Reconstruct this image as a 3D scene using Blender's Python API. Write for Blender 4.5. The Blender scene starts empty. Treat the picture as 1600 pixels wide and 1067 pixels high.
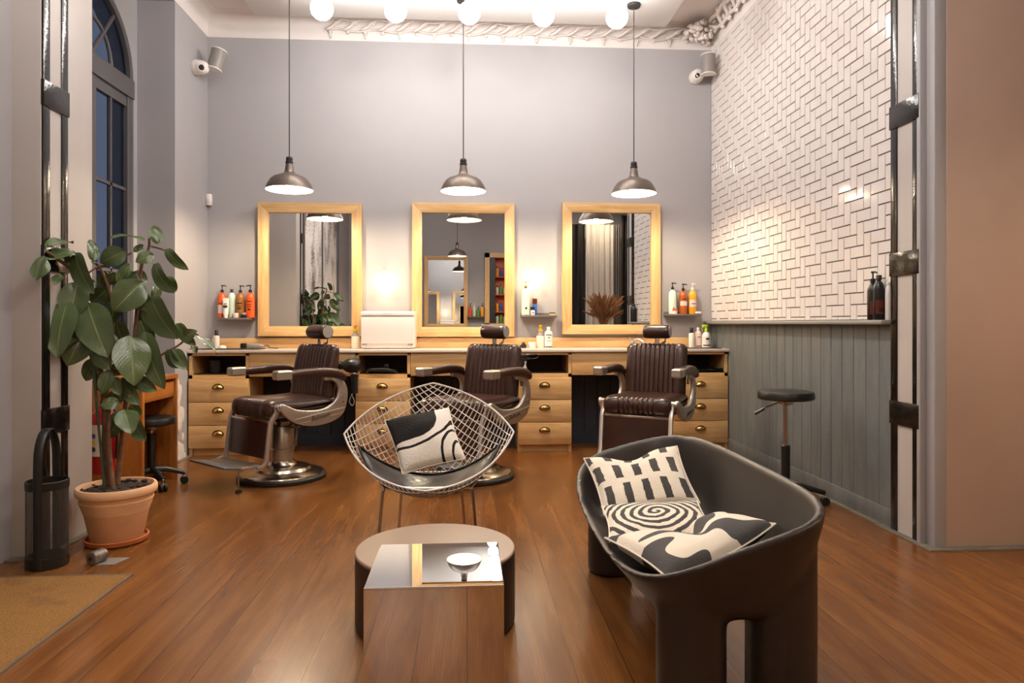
import bpy, bmesh, math, random
from mathutils import Vector, Matrix
R = math.radians
PI = math.pi
random.seed(7)
SC = bpy.context.scene
COL = SC.collection

# ------------------------------------------------------------------ camera, world, light
YAW = R(3.75)
FPX, HC, HY = 1067.0, 1.10, 505.0          # focal length in pixels of the 1600x1067 frame, lens height, horizon row
cam_d = bpy.data.cameras.new('camera')
cam_d.lens = 24.0; cam_d.sensor_width = 36.0; cam_d.sensor_fit = 'HORIZONTAL'
cam_d.shift_y = -(533.5 - HY) / 1600.0
cam_d.clip_start = 0.05
cam = bpy.data.objects.new('camera', cam_d)
cam.location = (0, 0, HC); cam.rotation_euler = (R(90), 0, -YAW)
COL.objects.link(cam); SC.camera = cam

world = bpy.data.worlds.new('world'); SC.world = world
world.use_nodes = True
world.node_tree.nodes['Background'].inputs[0].default_value = (0.20, 0.245, 0.38, 1)
world.node_tree.nodes['Background'].inputs[1].default_value = 0.42

SC.view_settings.view_transform = 'Standard'
SC.view_settings.look = 'None'
SC.view_settings.gamma = 1.0
SC.view_settings.use_curve_mapping = False
SC.view_settings.exposure = 0.0
SC.cycles.use_denoising = True
SC.cycles.sample_clamp_indirect = 6.0
SC.cycles.max_bounces = 10
SC.cycles.caustics_reflective = False
SC.cycles.caustics_refractive = False
GLOBE_POWER = 80.0       # emission of the frosted globes
PENDANT_POWER = 1300.0    # emission of the bulb in each shade
SCONCE_POWER = 42.0

# ------------------------------------------------------------------ helpers: pixel -> place
cY, sY = math.cos(YAW), math.sin(YAW)
def at(px, Y):
    k = (px - 800.0) / FPX
    return Y * (sY + k * cY) / (cY - k * sY)
def depth(X, Y): return X * sY + Y * cY
def zat(X, Y, py): return HC - (py - HY) * depth(X, Y) / FPX
def W3(px, py, Y):
    X = at(px, Y)
    return Vector((X, Y, zat(X, Y, py)))
def onfloor(px, py):
    d = HC * FPX / (py - HY); r = (px - 800.0) / FPX * d
    return Vector((r * cY + d * sY, d * cY - r * sY, 0))

# ------------------------------------------------------------------ mesh builder
class MB:
    def __init__(self):
        self.v = []; self.f = []; self.uv = []; self.mi = []; self.M = Matrix.Identity(4); self.cur = 0
    def add(self, vs, fs, uvs=None):
        n = len(self.v)
        for p in vs: self.v.append(tuple(self.M @ Vector(p)))
        for k, fc in enumerate(fs):
            self.f.append([n + i for i in fc]); self.mi.append(self.cur)
            self.uv.append([uvs[i] for i in fc] if uvs else [(0, 0)] * len(fc))
        return self
    def box(self, c, s, bev=0.0, seg=2):
        if bev <= 0:
            x, y, z = c; a, b, h = s[0] / 2, s[1] / 2, s[2] / 2
            vs = [(x + i * a, y + j * b, z + k * h) for k in (-1, 1) for j in (-1, 1) for i in (-1, 1)]
            return self.add(vs, [(0, 2, 3, 1), (4, 5, 7, 6), (0, 1, 5, 4), (2, 6, 7, 3), (0, 4, 6, 2), (1, 3, 7, 5)])
        bm = bmesh.new(); bmesh.ops.create_cube(bm, size=1)
        for v in bm.verts: v.co = Vector((v.co.x * s[0] + c[0], v.co.y * s[1] + c[1], v.co.z * s[2] + c[2]))
        bmesh.ops.bevel(bm, geom=list(bm.edges), offset=min(bev, min(s) * .49), segments=seg, affect='EDGES', profile=.5)
        return self.frombm(bm)
    def b2(self, x0, x1, y0, y1, z0, z1, bev=0.0, seg=2):
        return self.box(((x0 + x1) / 2, (y0 + y1) / 2, (z0 + z1) / 2), (x1 - x0, y1 - y0, z1 - z0), bev, seg)
    def frombm(self, bm):
        bm.verts.index_update()
        self.add([v.co.copy() for v in bm.verts], [[v.index for v in f.verts] for f in bm.faces]); bm.free(); return self
    def prism(self, poly, t0, t1, M=None, bev=0.0, seg=2):
        """poly in the XY plane, extruded along Z from t0 to t1, then placed by M"""
        M = M or Matrix.Identity(4)
        bm = bmesh.new()
        lo = [bm.verts.new((p[0], p[1], t0)) for p in poly]; hi = [bm.verts.new((p[0], p[1], t1)) for p in poly]
        n = len(poly)
        fa = bm.faces.new(list(reversed(lo))); fb = bm.faces.new(hi)
        for i in range(n): bm.faces.new((lo[i], lo[(i + 1) % n], hi[(i + 1) % n], hi[i]))
        bmesh.ops.recalc_face_normals(bm, faces=bm.faces[:])
        if bev > 0:
            es = list(set(list(fa.edges) + list(fb.edges)))
            bmesh.ops.bevel(bm, geom=es, offset=bev, segments=seg, affect='EDGES', profile=.5)
        bm.transform(M)
        return self.frombm(bm)
    def lathe(self, prof, c=(0, 0, 0), seg=24, M=None, sx=1.0, sy=1.0):
        M = M or Matrix.Translation(Vector(c))
        vs = []; fs = []; rings = []
        for r, z in prof:
            if r < 1e-6: rings.append([len(vs)]); vs.append(M @ Vector((0, 0, z)))
            else:
                st = len(vs)
                for i in range(seg):
                    a = 2 * PI * i / seg
                    vs.append(M @ Vector((r * sx * math.cos(a), r * sy * math.sin(a), z)))
                rings.append(list(range(st, st + seg)))
        for a, b in zip(rings, rings[1:]):
            if len(a) == 1 and len(b) == 1: continue
            for i in range(seg):
                j = (i + 1) % seg
                if len(a) == 1: fs.append((a[0], b[j], b[i]))
                elif len(b) == 1: fs.append((a[i], a[j], b[0]))
                else: fs.append((a[i], a[j], b[j], b[i]))
        return self.add(vs, fs)
    def cyl(self, p0, p1, r, r1=None, seg=16):
        p0, p1 = Vector(p0), Vector(p1); d = p1 - p0
        M = Matrix.Translation(p0) @ d.to_track_quat('Z', 'Y').to_matrix().to_4x4()
        r1 = r if r1 is None else r1; h = d.length
        e = min(r, r1, h) * .12
        return self.lathe([(0, 0), (r - e, 0), (r, e), (r1, h - e), (r1 - e, h), (0, h)], seg=seg, M=M)
    def ball(self, c, r, seg=16, rings=10, sc=(1, 1, 1), M=None):
        B = Matrix.Translation(Vector(c)) @ (M or Matrix.Identity(4)) @ Matrix.Diagonal((sc[0], sc[1], sc[2], 1))
        return self.lathe([(r * math.sin(PI * i / rings), -r * math.cos(PI * i / rings)) for i in range(rings + 1)], seg=seg, M=B)
    def tube(self, pts, r, seg=8, closed=False, flat=None):
        pts = [Vector(p) for p in pts]; n = len(pts)
        rr = r if isinstance(r, (list, tuple)) else [r] * n
        T = []
        for i in range(n):
            a = pts[i - 1] if (i > 0 or closed) else pts[i]; b = pts[(i + 1) % n] if (i < n - 1 or closed) else pts[i]
            t = (b - a); T.append(t.normalized() if t.length > 1e-9 else Vector((0, 0, 1)))
        u = T[0].orthogonal().normalized()
        if flat is not None:
            u = (Vector(flat) - T[0] * T[0].dot(Vector(flat))).normalized()
        vs = []
        for i in range(n):
            if i: u = (T[i - 1].rotation_difference(T[i]) @ u)
            u = (u - T[i] * u.dot(T[i])).normalized(); w = T[i].cross(u)
            for k in range(seg):
                a = 2 * PI * k / seg
                vs.append(pts[i] + (u * math.cos(a) + w * math.sin(a) * (1.0 if flat is None else .3)) * rr[i])
        fs = []
        m = n if closed else n - 1
        for i in range(m):
            for k in range(seg):
                a = i * seg + k; b = i * seg + (k + 1) % seg; c = ((i + 1) % n) * seg + (k + 1) % seg; d = ((i + 1) % n) * seg + k
                fs.append((a, b, c, d))
        if not closed:
            fs.append(tuple(reversed(range(seg)))); fs.append(tuple(range((n - 1) * seg, n * seg)))
        return self.add(vs, fs)
    def grid(self, fn, nu, nv, cu=False, cv=False):
        vs = []; uvs = []; fs = []
        for i in range(nu + (0 if cu else 1)):
            for j in range(nv + (0 if cv else 1)):
                u, v = i / nu, j / nv; vs.append(fn(u, v)); uvs.append((u, v))
        NV = nv if cv else nv + 1; NU = nu if cu else nu + 1
        for i in range(nu):
            for j in range(nv):
                a, b = i, (i + 1) % NU; c, d = j, (j + 1) % NV
                fs.append((a * NV + c, b * NV + c, b * NV + d, a * NV + d))
        return self.add(vs, fs, uvs)
    def rings(self, loops, cap0=True, cap1=True):
        """loft between closed loops of equal length"""
        n = len(loops[0]); vs = [p for L in loops for p in L]; fs = []
        for i in range(len(loops) - 1):
            for k in range(n):
                fs.append((i * n + k, i * n + (k + 1) % n, (i + 1) * n + (k + 1) % n, (i + 1) * n + k))
        if cap0: fs.append(tuple(reversed(range(n))))
        if cap1: fs.append(tuple(range((len(loops) - 1) * n, len(loops) * n)))
        return self.add(vs, fs)
    def build(self, name, mats, parent=None, loc=None, smooth=35, fixn=True):
        me = bpy.data.meshes.new(name)
        vs = self.v
        if parent is not None and loc is None and parent.get('_world'):
            o = Vector(parent.location); vs = [tuple(Vector(p) - o) for p in vs]
        if loc is not None:
            o = Vector(loc); vs = [tuple(Vector(p) - o) for p in vs]
        me.from_pydata(vs, [], self.f)
        uvl = me.uv_layers.new(name='UVMap')
        flat = [c for f in self.uv for c in f]
        for k, c in enumerate(flat): uvl.data[k].uv = c
        if not isinstance(mats, (list, tuple)): mats = [mats]
        for m in mats: me.materials.append(m)
        if len(mats) > 1: me.polygons.foreach_set('material_index', self.mi)
        if fixn:
            bm = bmesh.new(); bm.from_mesh(me); bmesh.ops.recalc_face_normals(bm, faces=bm.faces[:]); bm.to_mesh(me); bm.free()
        if smooth:
            me.polygons.foreach_set('use_smooth', [True] * len(me.polygons))
            me.set_sharp_from_angle(angle=R(smooth))
        me.update()
        o = bpy.data.objects.new(name, me); COL.objects.link(o)
        if parent is not None: o.parent = parent
        if loc is not None: o.location = loc
        return o

def catmull(pts, n=6, closed=False):
    P = [Vector(p) for p in pts]; out = []; m = len(P)
    rng = range(m) if closed else range(m - 1)
    for i in rng:
        if closed: a, b, c, d = P[(i - 1) % m], P[i], P[(i + 1) % m], P[(i + 2) % m]
        else: a, b, c, d = P[max(i - 1, 0)], P[i], P[i + 1], P[min(i + 2, m - 1)]
        for k in range(n):
            t = k / n
            out.append(.5 * ((2 * b) + (c - a) * t + (2 * a - 5 * b + 4 * c - d) * t * t + (-a + 3 * b - 3 * c + d) * t ** 3))
    if not closed: out.append(P[-1])
    return out

def tag(o, label, cat, group=None, kind=None):
    o['label'] = label; o['category'] = cat
    if group: o['group'] = group
    if kind: o['kind'] = kind
    return o
def thing(name, label, cat, loc=(0, 0, 0), rz=0.0, group=None, world_parts=False):
    o = bpy.data.objects.new(name, None); COL.objects.link(o)
    o.location = loc; o.rotation_euler = (0, 0, rz); o.empty_display_size = .1
    if world_parts: o['_world'] = 1
    return tag(o, label, cat, group)
def struct(o, label=None):
    o['kind'] = 'structure'
    if label: o['label'] = label
    return o
def dup(root, loc, rz=0.0, label=None, group=None):
    def cp(o, par):
        c = o.copy(); COL.objects.link(c)
        if par is not None: c.parent = par
        for ch in list(o.children): cp(ch, c)
        return c
    r = cp(root, None); r.location = loc; r.rotation_euler = (0, 0, rz)
    if label: r['label'] = label
    if group: r['group'] = group
    return r

# ------------------------------------------------------------------ materials
def srgb(r, g, b):
    f = lambda c: (c / 255 / 12.92) if c / 255 <= .04045 else ((c / 255 + .055) / 1.055) ** 2.4
    return (f(r), f(g), f(b), 1)
class NT:
    def __init__(self, name):
        self.m = bpy.data.materials.new(name); self.m.use_nodes = True
        self.t = self.m.node_tree; self.p = self.t.nodes['Principled BSDF']
    def n(self, kind, **kw):
        nd = self.t.nodes.new(kind)
        for k, v in kw.items(): setattr(nd, k, v)
        return nd
    def l(self, a, b): self.t.links.new(a, b)
    def coord(self, which='Object', scale=(1, 1, 1), rot=(0, 0, 0), loc=(0, 0, 0)):
        c = self.n('ShaderNodeTexCoord'); mp = self.n('ShaderNodeMapping')
        mp.inputs['Scale'].default_value = scale; mp.inputs['Rotation'].default_value = rot; mp.inputs['Location'].default_value = loc
        self.l(c.outputs[which], mp.inputs[0]); return mp.outputs[0]
    def noise(self, vec, scale=5, detail=4, rough=.6, dist=0):
        nd = self.n('ShaderNodeTexNoise'); nd.inputs['Scale'].default_value = scale; nd.inputs['Detail'].default_value = detail
        nd.inputs['Roughness'].default_value = rough; nd.inputs['Distortion'].default_value = dist
        self.l(vec, nd.inputs['Vector']); return nd.outputs['Fac']
    def ramp(self, fac, stops, mode='LINEAR'):
        r = self.n('ShaderNodeValToRGB'); r.color_ramp.interpolation = mode
        el = r.color_ramp.elements
        while len(el) < len(stops): el.new(.5)
        for e, (p, c) in zip(el, stops):
            e.position = p; e.color = c if len(c) == 4 else (*c, 1)
        self.l(fac, r.inputs[0]); return r.outputs[0]
    def math(self, op, a, b=None, c=None):
        nd = self.n('ShaderNodeMath', operation=op)
        for k, x in enumerate((a, b, c)):
            if x is None: continue
            if isinstance(x, (int, float)): nd.inputs[k].default_value = x
            else: self.l(x, nd.inputs[k])
        return nd.outputs[0]
    def mix(self, fac, a, b, blend='MIX'):
        nd = self.n('ShaderNodeMix', data_type='RGBA', blend_type=blend)
        for k, x in ((0, fac), (6, a), (7, b)):
            if isinstance(x, (int, float)): nd.inputs[k].default_value = x
            elif isinstance(x, tuple): nd.inputs[k].default_value = x
            else: self.l(x, nd.inputs[k])
        return nd.outputs[2]
    def bump(self, h, strength=.2, dist=.01):
        b = self.n('ShaderNodeBump'); b.inputs['Strength'].default_value = strength; b.inputs['Distance'].default_value = dist
        self.l(h, b.inputs['Height']); self.l(b.outputs[0], self.p.inputs['Normal'])
    def set(self, **kw):
        for k, v in kw.items():
            i = self.p.inputs[k]
            if isinstance(v, (int, float, tuple)): i.default_value = v
            else: self.l(v, i)
        return self
def plain(name, col, rough=.5, metal=0.0, nscale=0, namt=.08, bump=0.0, bscale=60, **kw):
    t = NT(name)
    vec = t.coord()
    if nscale:
        f = t.noise(vec, nscale, 3)
        d = tuple(max(0, c * (1 - namt * 2)) for c in col[:3]) + (1,); h = tuple(min(1, c * (1 + namt)) for c in col[:3]) + (1,)
        t.set(**{'Base Color': t.ramp(f, [(.3, d), (.7, h)])})
    else: t.set(**{'Base Color': col})
    if bump: t.bump(t.noise(vec, bscale, 3), bump, .004)
    t.set(Roughness=rough, Metallic=metal, **kw)
    return t.m
def emit(name, col, strength):
    t = NT(name); t.set(**{'Base Color': (.8, .8, .8, 1), 'Emission Color': col, 'Emission Strength': strength}); return t.m
def oak(name, scale, c0, c1, c2, rough=.42):
    """scale stretches the grain: small along the grain"""
    t = NT(name)
    inf = t.n('ShaderNodeObjectInfo')
    vec = t.coord('Object', scale)
    off = t.n('ShaderNodeVectorMath', operation='ADD'); mul = t.n('ShaderNodeVectorMath', operation='SCALE')
    comb = t.n('ShaderNodeCombineXYZ')
    for k in range(3): t.l(inf.outputs['Random'], comb.inputs[k])
    t.l(comb.outputs[0], mul.inputs[0]); mul.inputs['Scale'].default_value = 37.0
    t.l(vec, off.inputs[0]); t.l(mul.outputs[0], off.inputs[1])
    f = t.noise(off.outputs[0], 1.0, 7, .62, .6)
    g = t.noise(off.outputs[0], 6.0, 3, .6)
    c = t.ramp(f, [(.28, c0), (.52, c1), (.75, c2)])
    c = t.mix(t.ramp(g, [(.45, (0, 0, 0, 1)), (.75, (.35, .35, .35, 1))]), c, c0)
    t.set(**{'Base Color': c, 'Roughness': rough}); t.bump(f, .08, .002)
    return t.m
M = {}
OK0, OK1, OK2 = srgb(194, 148, 94), srgb(219, 178, 122), srgb(231, 197, 143)
M['oak_x'] = oak('oak along the width', (2.2, 30, 30), OK0, OK1, OK2)
M['oak_z'] = oak('oak upright', (30, 30, 2.2), OK0, OK1, OK2)
DK0, DK1, DK2 = srgb(120, 66, 22), srgb(168, 100, 40), srgb(190, 120, 55)
M['desk'] = oak('orange varnished wood', (18, 18, 2.0), DK0, DK1, DK2, .35)
M['desk_y'] = oak('orange varnished wood across', (18, 2.0, 18), DK0, DK1, DK2, .35)
M['wall'] = plain('grey wall paint', srgb(168, 165, 167), .55, nscale=1.2, namt=.02, bump=.05, bscale=30)
M['wall_light'] = plain('pale grey wall paint', srgb(186, 178, 173), .5, nscale=2.0, namt=.03, bump=.08, bscale=25)
M['wall_beige'] = plain('beige wall paint', srgb(188, 162, 146), .6, nscale=1.4, namt=.05, bump=.1, bscale=20)
M['white'] = plain('white plaster', srgb(226, 218, 214), .7, nscale=3, namt=.02)
M['panel_white'] = plain('white ceiling board', srgb(232, 229, 226), .6)
M['stucco'] = plain('white stucco', srgb(222, 212, 206), .7)
M['black_gloss'] = plain('glossy black paint', srgb(20, 18, 17), .16, bump=.35, bscale=45)
M['black'] = plain('black plastic', srgb(18, 17, 16), .42)
M['black_soft'] = plain('black vinyl', srgb(20, 18, 17), .34)
M['rubber'] = plain('black rubber', srgb(22, 21, 20), .6)
M['chrome'] = plain('chrome', srgb(215, 210, 205), .08, 1.0)
M['steel'] = plain('satin steel', srgb(190, 180, 168), .22, 1.0)
M['alu'] = plain('cast aluminium', srgb(196, 186, 176), .36, .85, bump=.05, bscale=120)
M['alu_blue'] = plain('blue grey foot tread', srgb(110, 112, 118), .4, .5)
M['brushed'] = plain('brushed steel', srgb(186, 176, 164), .36, .9)
M['bronze'] = plain('dark bronze', srgb(70, 52, 34), .32, .8)
M['brass'] = plain('brass', srgb(214, 176, 110), .25, 1.0)
M['leather'] = plain('brown leather', srgb(56, 31, 23), .28, nscale=6, namt=.1, bump=.05, bscale=220)
M['mirror'] = plain('mirror glass', (.86, .87, .87, 1), .0, 1.0)
M['mirror_side'] = plain('mirrored side', (.80, .77, .73, 1), .02, 1.0)
M['ceramic_w'] = plain('white enamel', srgb(236, 230, 226), .3)
M['shade_out'] = plain('brushed bronze shade', srgb(112, 100, 92), .42, .6)
M['shade_in'] = plain('white enamel shade lining', srgb(245, 238, 226), .5)
M['cord'] = plain('black fabric cord', srgb(30, 28, 28), .7)
M['window'] = plain('grey window paint', srgb(88, 86, 87), .35)
M['glass'] = NT('window glass').set(**{'Base Color': (.93, .95, 1, 1), 'Roughness': .0, 'Transmission Weight': 1.0, 'IOR': 1.12}).m
M['terracotta'] = plain('terracotta', srgb(232, 184, 142), .75, nscale=7, namt=.05, bump=.1, bscale=60)
M['terracotta_dark'] = plain('orange terracotta', srgb(176, 96, 46), .6, nscale=9, namt=.08)
M['soil'] = plain('dark soil', srgb(48, 32, 24), .95, nscale=40, namt=.4, bump=.9, bscale=70)
M['bark'] = plain('brown bark', srgb(112, 76, 50), .8, nscale=30, namt=.25, bump=.4, bscale=90)
M['stake'] = plain('green stake', srgb(42, 62, 42), .6)
M['ext_red'] = plain('red enamel', srgb(168, 22, 20), .3)
M['paper'] = plain('white paper label', srgb(226, 216, 206), .6)
M['mat_trim'] = plain('aluminium trim', srgb(150, 140, 128), .45, .8)
M['sofa'] = plain('dark brown moulded plastic', srgb(40, 34, 31), .40, bump=.04, bscale=400)
M['drum'] = plain('dark brown lacquer', srgb(30, 25, 22), .5)
M['drum_top'] = plain('taupe table top', srgb(150, 128, 110), .33)
M['cement'] = plain('grey cement edge', srgb(112, 104, 92), .8, nscale=12, namt=.15)
M['marble'] = plain('white worktop', srgb(228, 214, 202), .25, nscale=9, namt=.03)
M['grout'] = plain('dark grout', srgb(58, 54, 52), .9)
M['tile'] = plain('white glazed tile', srgb(224, 216, 212), .09, bump=.06, bscale=9)
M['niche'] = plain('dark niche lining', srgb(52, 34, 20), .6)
M['shelf'] = plain('grey shelf paint', srgb(104, 96, 92), .5)
M['navy'] = plain('navy panel paint', srgb(42, 48, 58), .6, nscale=14, namt=.1)
M['socket'] = plain('light wood socket', srgb(214, 186, 140), .5)
M['dried'] = plain('dried grass', srgb(150, 104, 66), .8, nscale=25, namt=.25)
M['fabric_w'] = plain('white curtain', srgb(208, 202, 196), .85)
M['fabric_g'] = plain('grey curtain', srgb(120, 114, 110), .85)
M['fabric_k'] = plain('black curtain', srgb(28, 25, 25), .85)
M['red_shelf'] = plain('red orange shelving', srgb(196, 84, 40), .5)
M['soap'] = plain('cream soap', srgb(244, 230, 208), .4)
M['yellow'] = plain('yellow plastic', srgb(222, 172, 22), .4)
M['white_pl'] = plain('white plastic', srgb(232, 226, 220), .4)
M['silver_pl'] = plain('grey plastic', srgb(140, 134, 130), .4)
def bottle_mat(key, rgb, rough=.3): M[key] = plain(key.replace('_', ' ') + ' plastic', srgb(*rgb), rough)
for k_, c_ in dict(orange=(226, 84, 30), mint=(206, 222, 208), gold=(150, 96, 44), amber=(168, 84, 24), mango=(238, 164, 40), green=(90, 150, 60),
                   lime=(182, 206, 30), blue=(30, 96, 190), maroon=(92, 28, 20), teal=(40, 110, 130), pink=(232, 206, 196)).items(): bottle_mat('bottle_' + k_, c_)
M['globe_dim'] = emit('lit dimmed globe', (1, .92, .84, 1), GLOBE_POWER)
M['bulb_fill'] = emit('lit added pendant bulb', (1, .76, .50, 1), PENDANT_POWER * 1.0)
M['globe'] = emit('lit frosted globe', (1, .955, .91, 1), GLOBE_POWER)
M['bulb'] = emit('lit pendant bulb', (1, .80, .56, 1), PENDANT_POWER)
M['sconce'] = emit('lit filament bulb', (1, .74, .40, 1), SCONCE_POWER)

def floor_mat():
    t = NT('varnished brown floorboards')
    vec = t.coord('Object', (1, 1, 1), (0, 0, R(90)))
    br = t.n('ShaderNodeTexBrick'); br.offset = .37; br.squash = 1
    br.inputs['Scale'].default_value = 1; br.inputs['Brick Width'].default_value = 4.6; br.inputs['Row Height'].default_value = .17
    br.inputs['Mortar Size'].default_value = .0014; br.inputs['Mortar Smooth'].default_value = .3; br.inputs['Bias'].default_value = 0
    br.inputs['Color1'].default_value = (0, 0, 0, 1); br.inputs['Color2'].default_value = (1, 1, 1, 1); br.inputs['Mortar'].default_value = (.5, .5, .5, 1)
    t.l(vec, br.inputs['Vector'])
    add = t.n('ShaderNodeVectorMath', operation='MULTIPLY_ADD')
    t.l(br.outputs['Color'], add.inputs[0]); add.inputs[1].default_value = (9, 13, 5); t.l(t.coord('Object', (13, 1.5, 1)), add.inputs[2])
    grain = t.noise(add.outputs[0], 1.0, 6, .55, .5)
    wv = t.n('ShaderNodeTexWave'); wv.wave_type = 'BANDS'; wv.bands_direction = 'X'
    wv.inputs['Scale'].default_value = 2.2; wv.inputs['Distortion'].default_value = 9; wv.inputs['Detail'].default_value = 3; wv.inputs['Detail Scale'].default_value = .9
    t.l(add.outputs[0], wv.inputs['Vector'])
    fine = t.noise(t.coord('Object', (170, 6, 1)), 1.0, 4, .6)
    cloud = t.noise(t.coord('Object', (1.3, .8, 1)), 1.3, 3, .55, .3)
    c = t.ramp(grain, [(.22, srgb(98, 60, 29)), (.48, srgb(124, 79, 38)), (.75, srgb(148, 98, 50))])
    c = t.mix(t.math('MULTIPLY', wv.outputs['Fac'], .28), c, srgb(104, 60, 28))
    c = t.mix(1.0, c, t.ramp(br.outputs['Color'], [(0, (.86, .84, .82, 1)), (1, (1.0, 1.0, 1.0, 1))]), 'MULTIPLY')
    c = t.mix(t.ramp(cloud, [(.35, (0, 0, 0, 1)), (.7, (.6, .6, .6, 1))]), c, t.mix(1.0, c, (.80, .70, .62, 1), 'MULTIPLY'))
    c = t.mix(t.ramp(fine, [(.5, (0, 0, 0, 1)), (.8, (.35, .35, .35, 1))]), c, srgb(90, 50, 24))
    c = t.mix(t.math('MULTIPLY', br.outputs['Fac'], .8), c, srgb(56, 32, 16))
    t.set(**{'Base Color': c})
    rg = t.noise(t.coord('Object', (1.6, 1.0, 1)), 1.1, 1, .4)
    t.set(Roughness=t.ramp(rg, [(.3, (.21, .21, .21, 1)), (.75, (.28, .28, .28, 1))]))
    h = t.math('ADD', t.math('MULTIPLY', fine, .25), t.math('MULTIPLY', br.outputs['Fac'], -1.0))
    t.bump(h, .06, .002)
    return t.m
M['floor'] = floor_mat()
def wains_mat():
    t = NT('blue grey limed boards')
    f = t.noise(t.coord('Object', (9, 9, 1.4)), 1.6, 6, .65, .5)
    g = t.noise(t.coord('Object', (5, 5, 60)), 2.0, 3, .6)
    c = t.ramp(f, [(.25, srgb(80, 86, 90)), (.5, srgb(98, 102, 103)), (.78, srgb(116, 115, 110))])
    c = t.mix(t.ramp(g, [(.5, (0, 0, 0, 1)), (.8, (.3, .3, .3, 1))]), c, srgb(122, 118, 110))
    t.set(**{'Base Color': c, 'Roughness': .55}); t.bump(f, .1, .003)
    return t.m
M['wains'] = wains_mat()
def coir_mat():
    t = NT('worn coir')
    f = t.noise(t.coord('Object', (1, 1, 1)), 150, 3, .7); g = t.noise(t.coord(), 2.6, 6, .75)
    c = t.ramp(f, [(.3, srgb(106, 72, 32)), (.7, srgb(172, 124, 62))])
    c = t.mix(t.ramp(g, [(.5, (0, 0, 0, 1)), (.72, (.8, .8, .8, 1))]), c, srgb(84, 60, 36))
    t.set(**{'Base Color': c, 'Roughness': .95}); t.bump(f, .9, .008); return t.m
M['coir'] = coir_mat()
def leaf_mat():
    t = NT('glossy rubber plant leaf')
    uv = t.n('ShaderNodeTexCoord').outputs['UV']; sp = t.n('ShaderNodeSeparateXYZ'); t.l(uv, sp.inputs[0])
    v = t.math('ABSOLUTE', t.math('SUBTRACT', sp.outputs[1], .5))
    mid = t.math('LESS_THAN', v, .022)
    ph = t.math('SUBTRACT', t.math('MULTIPLY', sp.outputs[0], 90.0), t.math('MULTIPLY', v, 60.0))
    side = t.math('MULTIPLY', t.math('GREATER_THAN', t.math('SINE', ph), .9), .14)
    inf = t.n('ShaderNodeNewGeometry')
    c = t.ramp(inf.outputs['Random Per Island'], [(0, srgb(30, 50, 32)), (.55, srgb(44, 68, 40)), (1, srgb(78, 96, 44))])
    under = srgb(96, 110, 70)
    c = t.mix(side, c, srgb(96, 120, 80))
    c = t.mix(mid, c, srgb(140, 152, 92))
    c = t.mix(t.math('MULTIPLY', inf.outputs['Backfacing'], .6), c, under)
    t.set(**{'Base Color': c, 'Roughness': .26}); t.bump(t.math('SINE', ph), .06, .002)
    return t.m
M['leaf'] = leaf_mat()
def uvnodes(t):
    uv = t.n('ShaderNodeTexCoord').outputs['UV']; sp = t.n('ShaderNodeSeparateXYZ'); t.l(uv, sp.inputs[0])
    return uv, sp.outputs[0], sp.outputs[1]
CREAM = srgb(240, 229, 212)
def dist(t, u, v, cu, cv, ku=1.0, kv=1.0):
    a = t.math('MULTIPLY', t.math('SUBTRACT', u, cu), ku); b = t.math('MULTIPLY', t.math('SUBTRACT', v, cv), kv)
    return t.math('SQRT', t.math('ADD', t.math('MULTIPLY', a, a), t.math('MULTIPLY', b, b)))
def band(t, x, lo, hi): return t.math('MULTIPLY', t.math('GREATER_THAN', x, lo), t.math('LESS_THAN', x, hi))
def weave(t, s=140, k=.5):
    t.bump(t.noise(t.coord('Object'), s, 3, .7), k, .006)
def cushion_boucle():
    t = NT('cream boucle with black blob and arcs'); uv, u, v = uvnodes(t)
    w = t.math('MULTIPLY', t.math('SUBTRACT', t.noise(uv, 5, 3), .5), .03)
    blob = t.math('LESS_THAN', t.math('ADD', dist(t, u, v, .42, .80), w), .36)
    side = t.math('MULTIPLY', t.math('LESS_THAN', u, .44), t.math('GREATER_THAN', t.math('ADD', v, w), .44))
    top = t.math('MULTIPLY', t.math('LESS_THAN', t.math('ADD', u, w), .775), t.math('GREATER_THAN', v, .82))
    f = t.math('MAXIMUM', blob, t.math('MAXIMUM', side, top))
    d1 = t.math('ADD', dist(t, u, v, .32, 1.1), w); d2 = t.math('ADD', dist(t, u, v, 1.35, -.05), w)
    f = t.math('MAXIMUM', f, t.math('MAXIMUM', band(t, d1, .765, .81), t.math('MAXIMUM', band(t, d2, .655, .695), band(t, d2, .495, .53))))
    t.set(**{'Base Color': t.mix(f, srgb(246, 238, 228), srgb(16, 13, 12)), 'Roughness': .95}); weave(t, 110, 1.0); return t.m
def cushion_dash():
    t = NT('cream cotton with charcoal dashes'); uv, u, v = uvnodes(t)
    w = t.math('MULTIPLY', t.math('SUBTRACT', t.noise(uv, 9, 3), .5), .035)
    uu = t.math('ADD', u, w); row = t.math('FLOOR', t.math('MULTIPLY', v, 2.6))
    uu = t.math('ADD', uu, t.math('MULTIPLY', row, .045))
    fu = t.math('FRACT', t.math('MULTIPLY', uu, 4.9)); fv = t.math('FRACT', t.math('ADD', t.math('MULTIPLY', v, 2.6), w))
    f = t.math('MULTIPLY', band(t, fu, .30, .70), band(t, fv, .12, .86))
    t.set(**{'Base Color': t.mix(f, CREAM, srgb(66, 62, 60)), 'Roughness': .9}); weave(t); return t.m
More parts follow.
